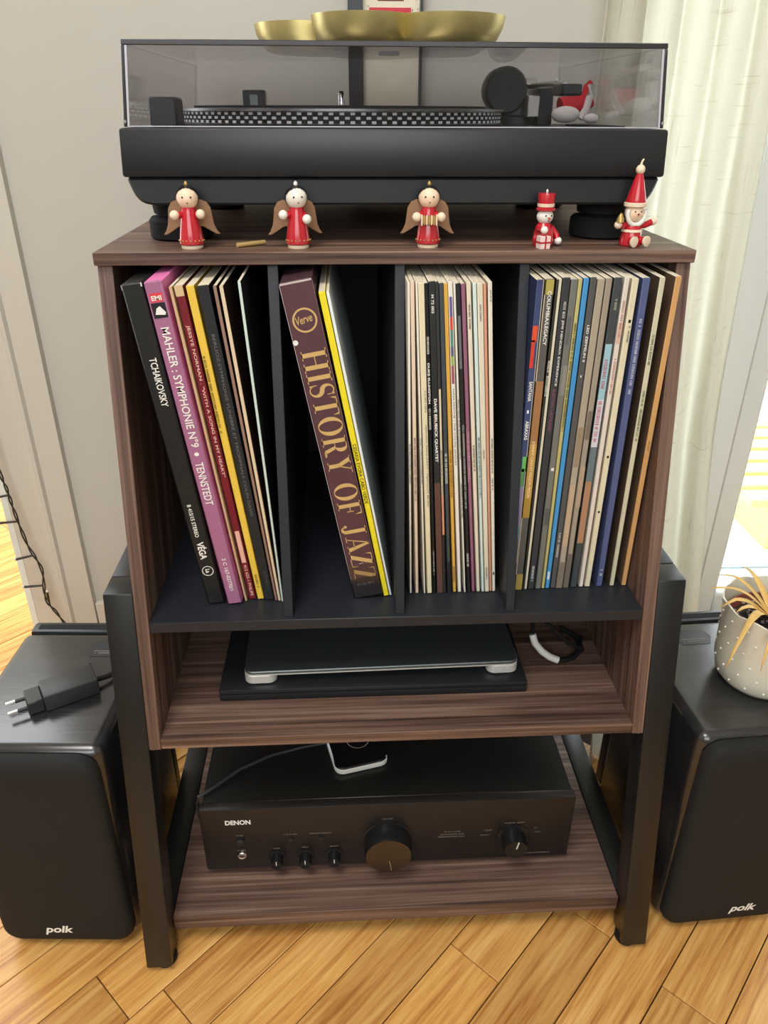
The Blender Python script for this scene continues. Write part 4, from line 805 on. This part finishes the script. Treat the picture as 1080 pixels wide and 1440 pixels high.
# ------------------------------------------------------------------ loudspeakers
def speaker(label, loc, rz, logo_x, sticker):
    t = thing('loudspeaker', label, 'loudspeaker', loc, rz, 'pair of loudspeakers')
    vinyl = wood('black_ash_vinyl', (0.008, 0.008, 0.008), (0.016, 0.016, 0.017), (0.030, 0.030, 0.032), 'X', rough=0.24, along=6, across=160, bump=0.25, spec=1.0) if 'black_ash_vinyl' not in MATS else MATS['black_ash_vinyl']
    W, D, H = 0.157, 0.232, 0.290
    b = MB(); b.box(0, W, 0.014, D-0.022, 0.008, 0.008+H, 0.012, 4); b.build('cabinet', vinyl, t)
    b = MB(); b.box(0.004, W-0.004, D-0.021, D, 0.012, 0.008+H-0.002, 0.004, 2); rp_ = b.build('rear_panel', black_plastic, t)
    b = MB(); b.box(0.012, W-0.012, D-0.017, D-0.006, 0.008+H-0.0045, 0.008+H-0.0015, 0.001); b.build('rear_groove', black_matte, rp_)
    # grille: rounded rectangle with a domed edge
    tb = bmesh.new(); loops = []
    for ins, y in ((0.0, 0.0135), (0.0, 0.006), (0.0025, 0.0018), (0.008, -0.0012), (0.020, -0.0020)):
        pts = rrect(0.003+ins, W-0.003-ins, 0.010+ins, 0.004+H-ins, max(0.022-ins, 0.006), 6)
        loops.append([tb.verts.new((p[0], y, p[1])) for p in pts])
    for A, B in zip(loops[:-1], loops[1:]):
        n = len(A)
        for i in range(n): tb.faces.new((A[i], A[(i+1) % n], B[(i+1) % n], B[i])).smooth = True
    tb.faces.new(loops[-1]); tb.faces.new(loops[0][::-1]); bmesh.ops.recalc_face_normals(tb, faces=tb.faces[:])
    b = MB(); b.add(tb); gr = b.build('grille', mat('black_grille_cloth', (0.014, 0.014, 0.014), 0.75, spec=0.3, bump=0.35, bscale=2200), t)
    lettering(gr, 'polk', T((logo_x, -0.0026, 0.0275)) @ FRONT, 0.0330, 0.0160, white_ink, 'maker_lettering', 0.03, 0.25)
    for x in (0.02, W-0.02):
        for y in (0.03, D-0.04):
            b = MB(); b.lathe([(0.007, 0), (0.008, 0.001), (0.008, 0.0079), (0.007, 0.008)], 16, T((x, y, 0))); b.build('foot', black_rubber, t)
    sx, sy = sticker
    b = MB(); b.prism([(sx-0.024, sy), (sx-0.017, sy-0.014), (sx+0.017, sy-0.014), (sx+0.024, sy), (sx+0.019, sy+0.013), (sx-0.019, sy+0.013)], 0.008+H+0.0001, 0.008+H+0.0004, 'Z'); stk = b.build('badge', mat('dark_badge', (0.028, 0.03, 0.034), 0.3), t)
    illegible(stk, T((sx-0.013, sy-0.0095, 0.008+H+0.0006)), 0.026, 0.0026, gi, 4, 'badge_print')
    part('badge_line', gi, stk, (sx-0.015, sx+0.015, sy-0.0045, sy-0.0038, 0.008+H+0.0004, 0.008+H+0.0006), bevel=0)
    return t
def corner(px, py, a, dx, dy):   # origin of a speaker whose front corner (dx,dy) stands at (px,py)
    return (px - (dx*math.cos(a) - dy*math.sin(a)), py - (dx*math.sin(a) + dy*math.cos(a)), 0)
aL = math.radians(-3.2); aR = math.radians(3.0)
speaker('black loudspeaker with a plug adapter lying on its top', corner(-0.3025, -0.1215, aL, 0.157, 0), aL, 0.055, (0.113, 0.175))
speaker('black loudspeaker with a white flower pot on its top', corner(0.3085, -0.1330, aR, 0, 0), aR, 0.080, (0.067, 0.176))
ZSP = 0.2985

# plug adapter on the left speaker
ad = thing('power_adapter', 'black two pin plug adapter lying on the loudspeaker', 'adapter', (-0.372, -0.030, ZSP), math.radians(29))
part('body', mat('charcoal_plastic', (0.030, 0.030, 0.031), 0.4), ad, (-0.010, 0.046, -0.018, 0.014, 0.0005, 0.020), bevel=0.002, segs=2)
part('plug_block', mat('charcoal_plastic', (0.030, 0.030, 0.031), 0.4), ad, (-0.0265, -0.0101, -0.015, 0.011, 0.0005, 0.0165), bevel=0.0012)
part('seam', black_matte, ad, (0.0445, 0.0458, -0.0183, 0.0143, 0.004, 0.0203), bevel=0)
for y in (-0.0105, 0.0065):
    b = MB(); b.tube([(-0.0265, y, 0.0085), (-0.036, y, 0.0085)], 0.0021, 10, mi=1); b.tube([(-0.036, y, 0.0085), (-0.044, y, 0.0085), (-0.0452, y, 0.0085)], 0.0023, 10, mi=0); b.build('pin', [chrome, black_plastic], ad)
b = MB(); b.tube([(0.046, -0.002, 0.008), (0.060, 0.0, 0.0060), (0.078, 0.010, 0.0035), (0.100, 0.03, 0.0030)], 0.0030, 10); b.build('lead', black_rubber, ad)

# ------------------------------------------------------------------ plant pot on the right speaker
pt = thing('potted_plant', 'white dotted ceramic pot with dried yellow leaves on the loudspeaker', 'plant pot', (0.4095, -0.030, ZSP))
N = 72; tb = bmesh.new(); rings = []
prof = [(0.0, 0.0005), (0.034, 0.0), (0.041, 0.0025), (0.047, 0.010), (0.0505, 0.026), (0.0515, 0.050), (0.0525, 0.075), (0.0545, 0.092), (0.0560, 0.0985), (0.0540, 0.0985), (0.0515, 0.090), (0.0500, 0.078), (0.0490, 0.070), (0.0, 0.070)]
for k, (r, z) in enumerate(prof):
    if r == 0: rings.append([tb.verts.new((0, 0, z))]); continue
    ring = []
    for i in range(N):
        a = 2*PI*i/N; sc_ = abs(math.cos(a*5)) if z > 0.09 else 0
        ring.append(tb.verts.new((r*math.cos(a), r*math.sin(a), z + (0.0030*sc_ if z > 0.095 else 0))))
    rings.append(ring)
for A, B in zip(rings[:-1], rings[1:]):
    for i in range(N):
        j = (i+1) % N
        if len(A) == 1: tb.faces.new((A[0], B[j], B[i])).smooth = True
        elif len(B) == 1: tb.faces.new((A[i], A[j], B[0])).smooth = True
        else: tb.faces.new((A[i], A[j], B[j], B[i])).smooth = True
bmesh.ops.recalc_face_normals(tb, faces=tb.faces[:])
glaze = mat('cream_glaze', srgb(226, 222, 204), 0.28, noise=0.03, coat=0.3)
b = MB(); b.add(tb); pot = b.build('pot', glaze, pt)
b = MB(); rq = random.Random(11)
def pot_r(z):
    for (r0, z0), (r1, z1) in zip(prof[2:8], prof[3:9]):
        if z0 <= z <= z1: return r0 + (r1-r0)*(z-z0)/(z1-z0)
    return 0.05
for row in range(6):
    for i in range(16):
        z = 0.014 + row*0.0145; a = 2*PI*(i+0.5*(row % 2))/16
        r = pot_r(z); b.sphere((r*math.cos(a), r*math.sin(a), z), 0.0013, u=8, v=6)
tag(b.build('raised_dots', white_gloss, pot), kind='stuff')
b = MB(); b.lathe([(0.0445, 0.0702), (0.0467, 0.0842), (0.0450, 0.0840), (0.0430, 0.0722)], 40, cap=False); b.build('inner_pot', mat('terracotta_plastic', srgb(150, 84, 74), 0.6), pt)
b = MB(); b.lathe([(0.0429, 0.0715), (0.0429, 0.0725), (0.0001, 0.0727)], 32); b.build('soil', mat('dark_soil', srgb(58, 48, 46), 0.9, noise=0.3, nscale=200), pt)
b = MB()
for i in range(280):
    a = rq.random()*2*PI; r = 0.0415*rq.random()**0.5; s = rq.uniform(0.0014, 0.0034)
    t0 = bmesh.new(); bmesh.ops.create_icosphere(t0, subdivisions=1, radius=s); b.add(t0, T((r*math.cos(a), r*math.sin(a), 0.074+rq.random()*0.002)) @ RX(rq.random()*3) @ Matrix.Diagonal((1, rq.uniform(.6, 1), rq.uniform(.5, .9), 1)), 0 if rq.random() < 0.6 else 1)
tag(b.build('gravel', [mat('dark_gravel', srgb(74, 66, 68), 0.8), mat('light_gravel', srgb(178, 168, 166), 0.8)], pt), kind='stuff')
strawm = mat('dried_straw_leaf', srgb(224, 186, 112), 0.6, noise=0.2, nscale=80)
def leaf(a, L, w_, rise, droop, tip):
    tb = bmesh.new(); rows = []; n = 9; d = Vector((math.cos(a), math.sin(a), 0)); sd = Vector((-math.sin(a), math.cos(a), 0))
    for i in range(n+1):
        s = i/n; r_ = L*s; over = max(0.0, r_-0.052); p = d*r_ + Vector((0, 0, 0.078 + rise*math.sin(min(1.0, r_/0.052)*PI*0.5) - over*droop - over*over*droop*22))
        ww = w_*(0.35 + 0.65*math.sin(PI*min(1, s*1.05+0.12)))*(1 if s < 0.97 else 0.2)
        rows.append((tb.verts.new(p - sd*ww), tb.verts.new(p + Vector((0, 0, -ww*0.45))), tb.verts.new(p + sd*ww)))
    for A, B in zip(rows[:-1], rows[1:]):
        tb.faces.new((A[0], A[1], B[1], B[0])); tb.faces.new((A[1], A[2], B[2], B[1]))
    b = MB(); b.add(tb); o = b.build('leaf', strawm, pt); m_ = o.modifiers.new('leaf', 'SOLIDIFY'); m_.thickness = 0.0006
for deg, L, w_, rise, droop in ((166, 0.074, 0.0024, 0.036, 0.1), (184, 0.066, 0.0038, 0.032, 0.5), (199, 0.060, 0.0040, 0.031, 0.4), (214, 0.084, 0.0038, 0.030, 1.0), (236, 0.078, 0.0030, 0.030, 1.1), (251, 0.080, 0.0026, 0.030, 1.2), (264, 0.066, 0.003, 0.034, 0.8), (285, 0.074, 0.003, 0.031, 1.0), (310, 0.075, 0.0032, 0.031, 0.8), (345, 0.07, 0.003, 0.032, 0.6), (20, 0.065, 0.003, 0.036, 0.5), (60, 0.06, 0.003, 0.04, 0.4), (105, 0.06, 0.003, 0.036, 0.4), (140, 0.064, 0.0026, 0.038, 0.3)):
    leaf(math.radians(deg), L, w_*1.35, rise, droop, 0)

# ------------------------------------------------------------------ string lights by the doorway
sg = thing('string_lights', 'dark twisted wire of string lights hanging beside the doorway trim', 'string lights', (0, 0, 0))
pth = [(-0.604, 0.436, 0.95), (-0.602, 0.436, 0.62), (-0.599, 0.436, 0.45), (-0.5968, 0.436, 0.3611), (-0.5920, 0.436, 0.3234), (-0.5893, 0.436, 0.2847), (-0.5817, 0.436, 0.2242), (-0.5685, 0.436, 0.175), (-0.5735, 0.436, 0.1171), (-0.5602, 0.436, 0.0838), (-0.53, 0.425, 0.03), (-0.50, 0.40, 0.004), (-0.42, 0.33, 0.003)]
def cr_pts(P, n):
    P = [Vector(p) for p in P]; out = []
    for i in range(len(P)-1):
        p0, p1, p2, p3 = P[max(i-1, 0)], P[i], P[i+1], P[min(i+2, len(P)-1)]
        for k in range(n):
            t = k/n; out.append(0.5*((2*p1) + (p2-p0)*t + (2*p0-5*p1+4*p2-p3)*t*t + (3*p1-p0-3*p2+p3)*t**3))
    return out + [P[-1]]
sm_ = cr_pts(pth, 12)
dg = mat('dark_green_wire', srgb(52, 46, 40), 0.5)
for ph in (0, PI):
    b = MB(); b.tube([p + Vector((0.0017*math.cos(i*0.42+ph), 0.0017*math.sin(i*0.42+ph), 0.0013)) for i, p in enumerate(sm_)], 0.0013, 6); b.build('wire', dg, sg)
for (x, z), (dx, dz) in (((-0.5915, 0.318), (-0.030, -0.004)), ((-0.5870, 0.270), (-0.030, 0.0)), ((-0.5770, 0.205), (-0.026, -0.004)), ((-0.5715, 0.145), (-0.030, 0.001)), ((-0.5690, 0.108), (0.003, 0.026)), ((-0.5985, 0.42), (-0.03, 0.004))):
    b = MB(); b.tube([(x, 0.435, z), (x+dx*0.6, 0.432, z+dz*0.6), (x+dx, 0.430, z+dz)], 0.0018, 8, r1=0.0024); sk = b.build('lamp_socket', dg, sg)
    b = MB(); b.sphere((x+dx*1.06, 0.430, z+dz*1.06), 0.0022, u=10, v=8); b.build('bulb', mat('clear_bulb', srgb(222, 220, 210), 0.2), sk)
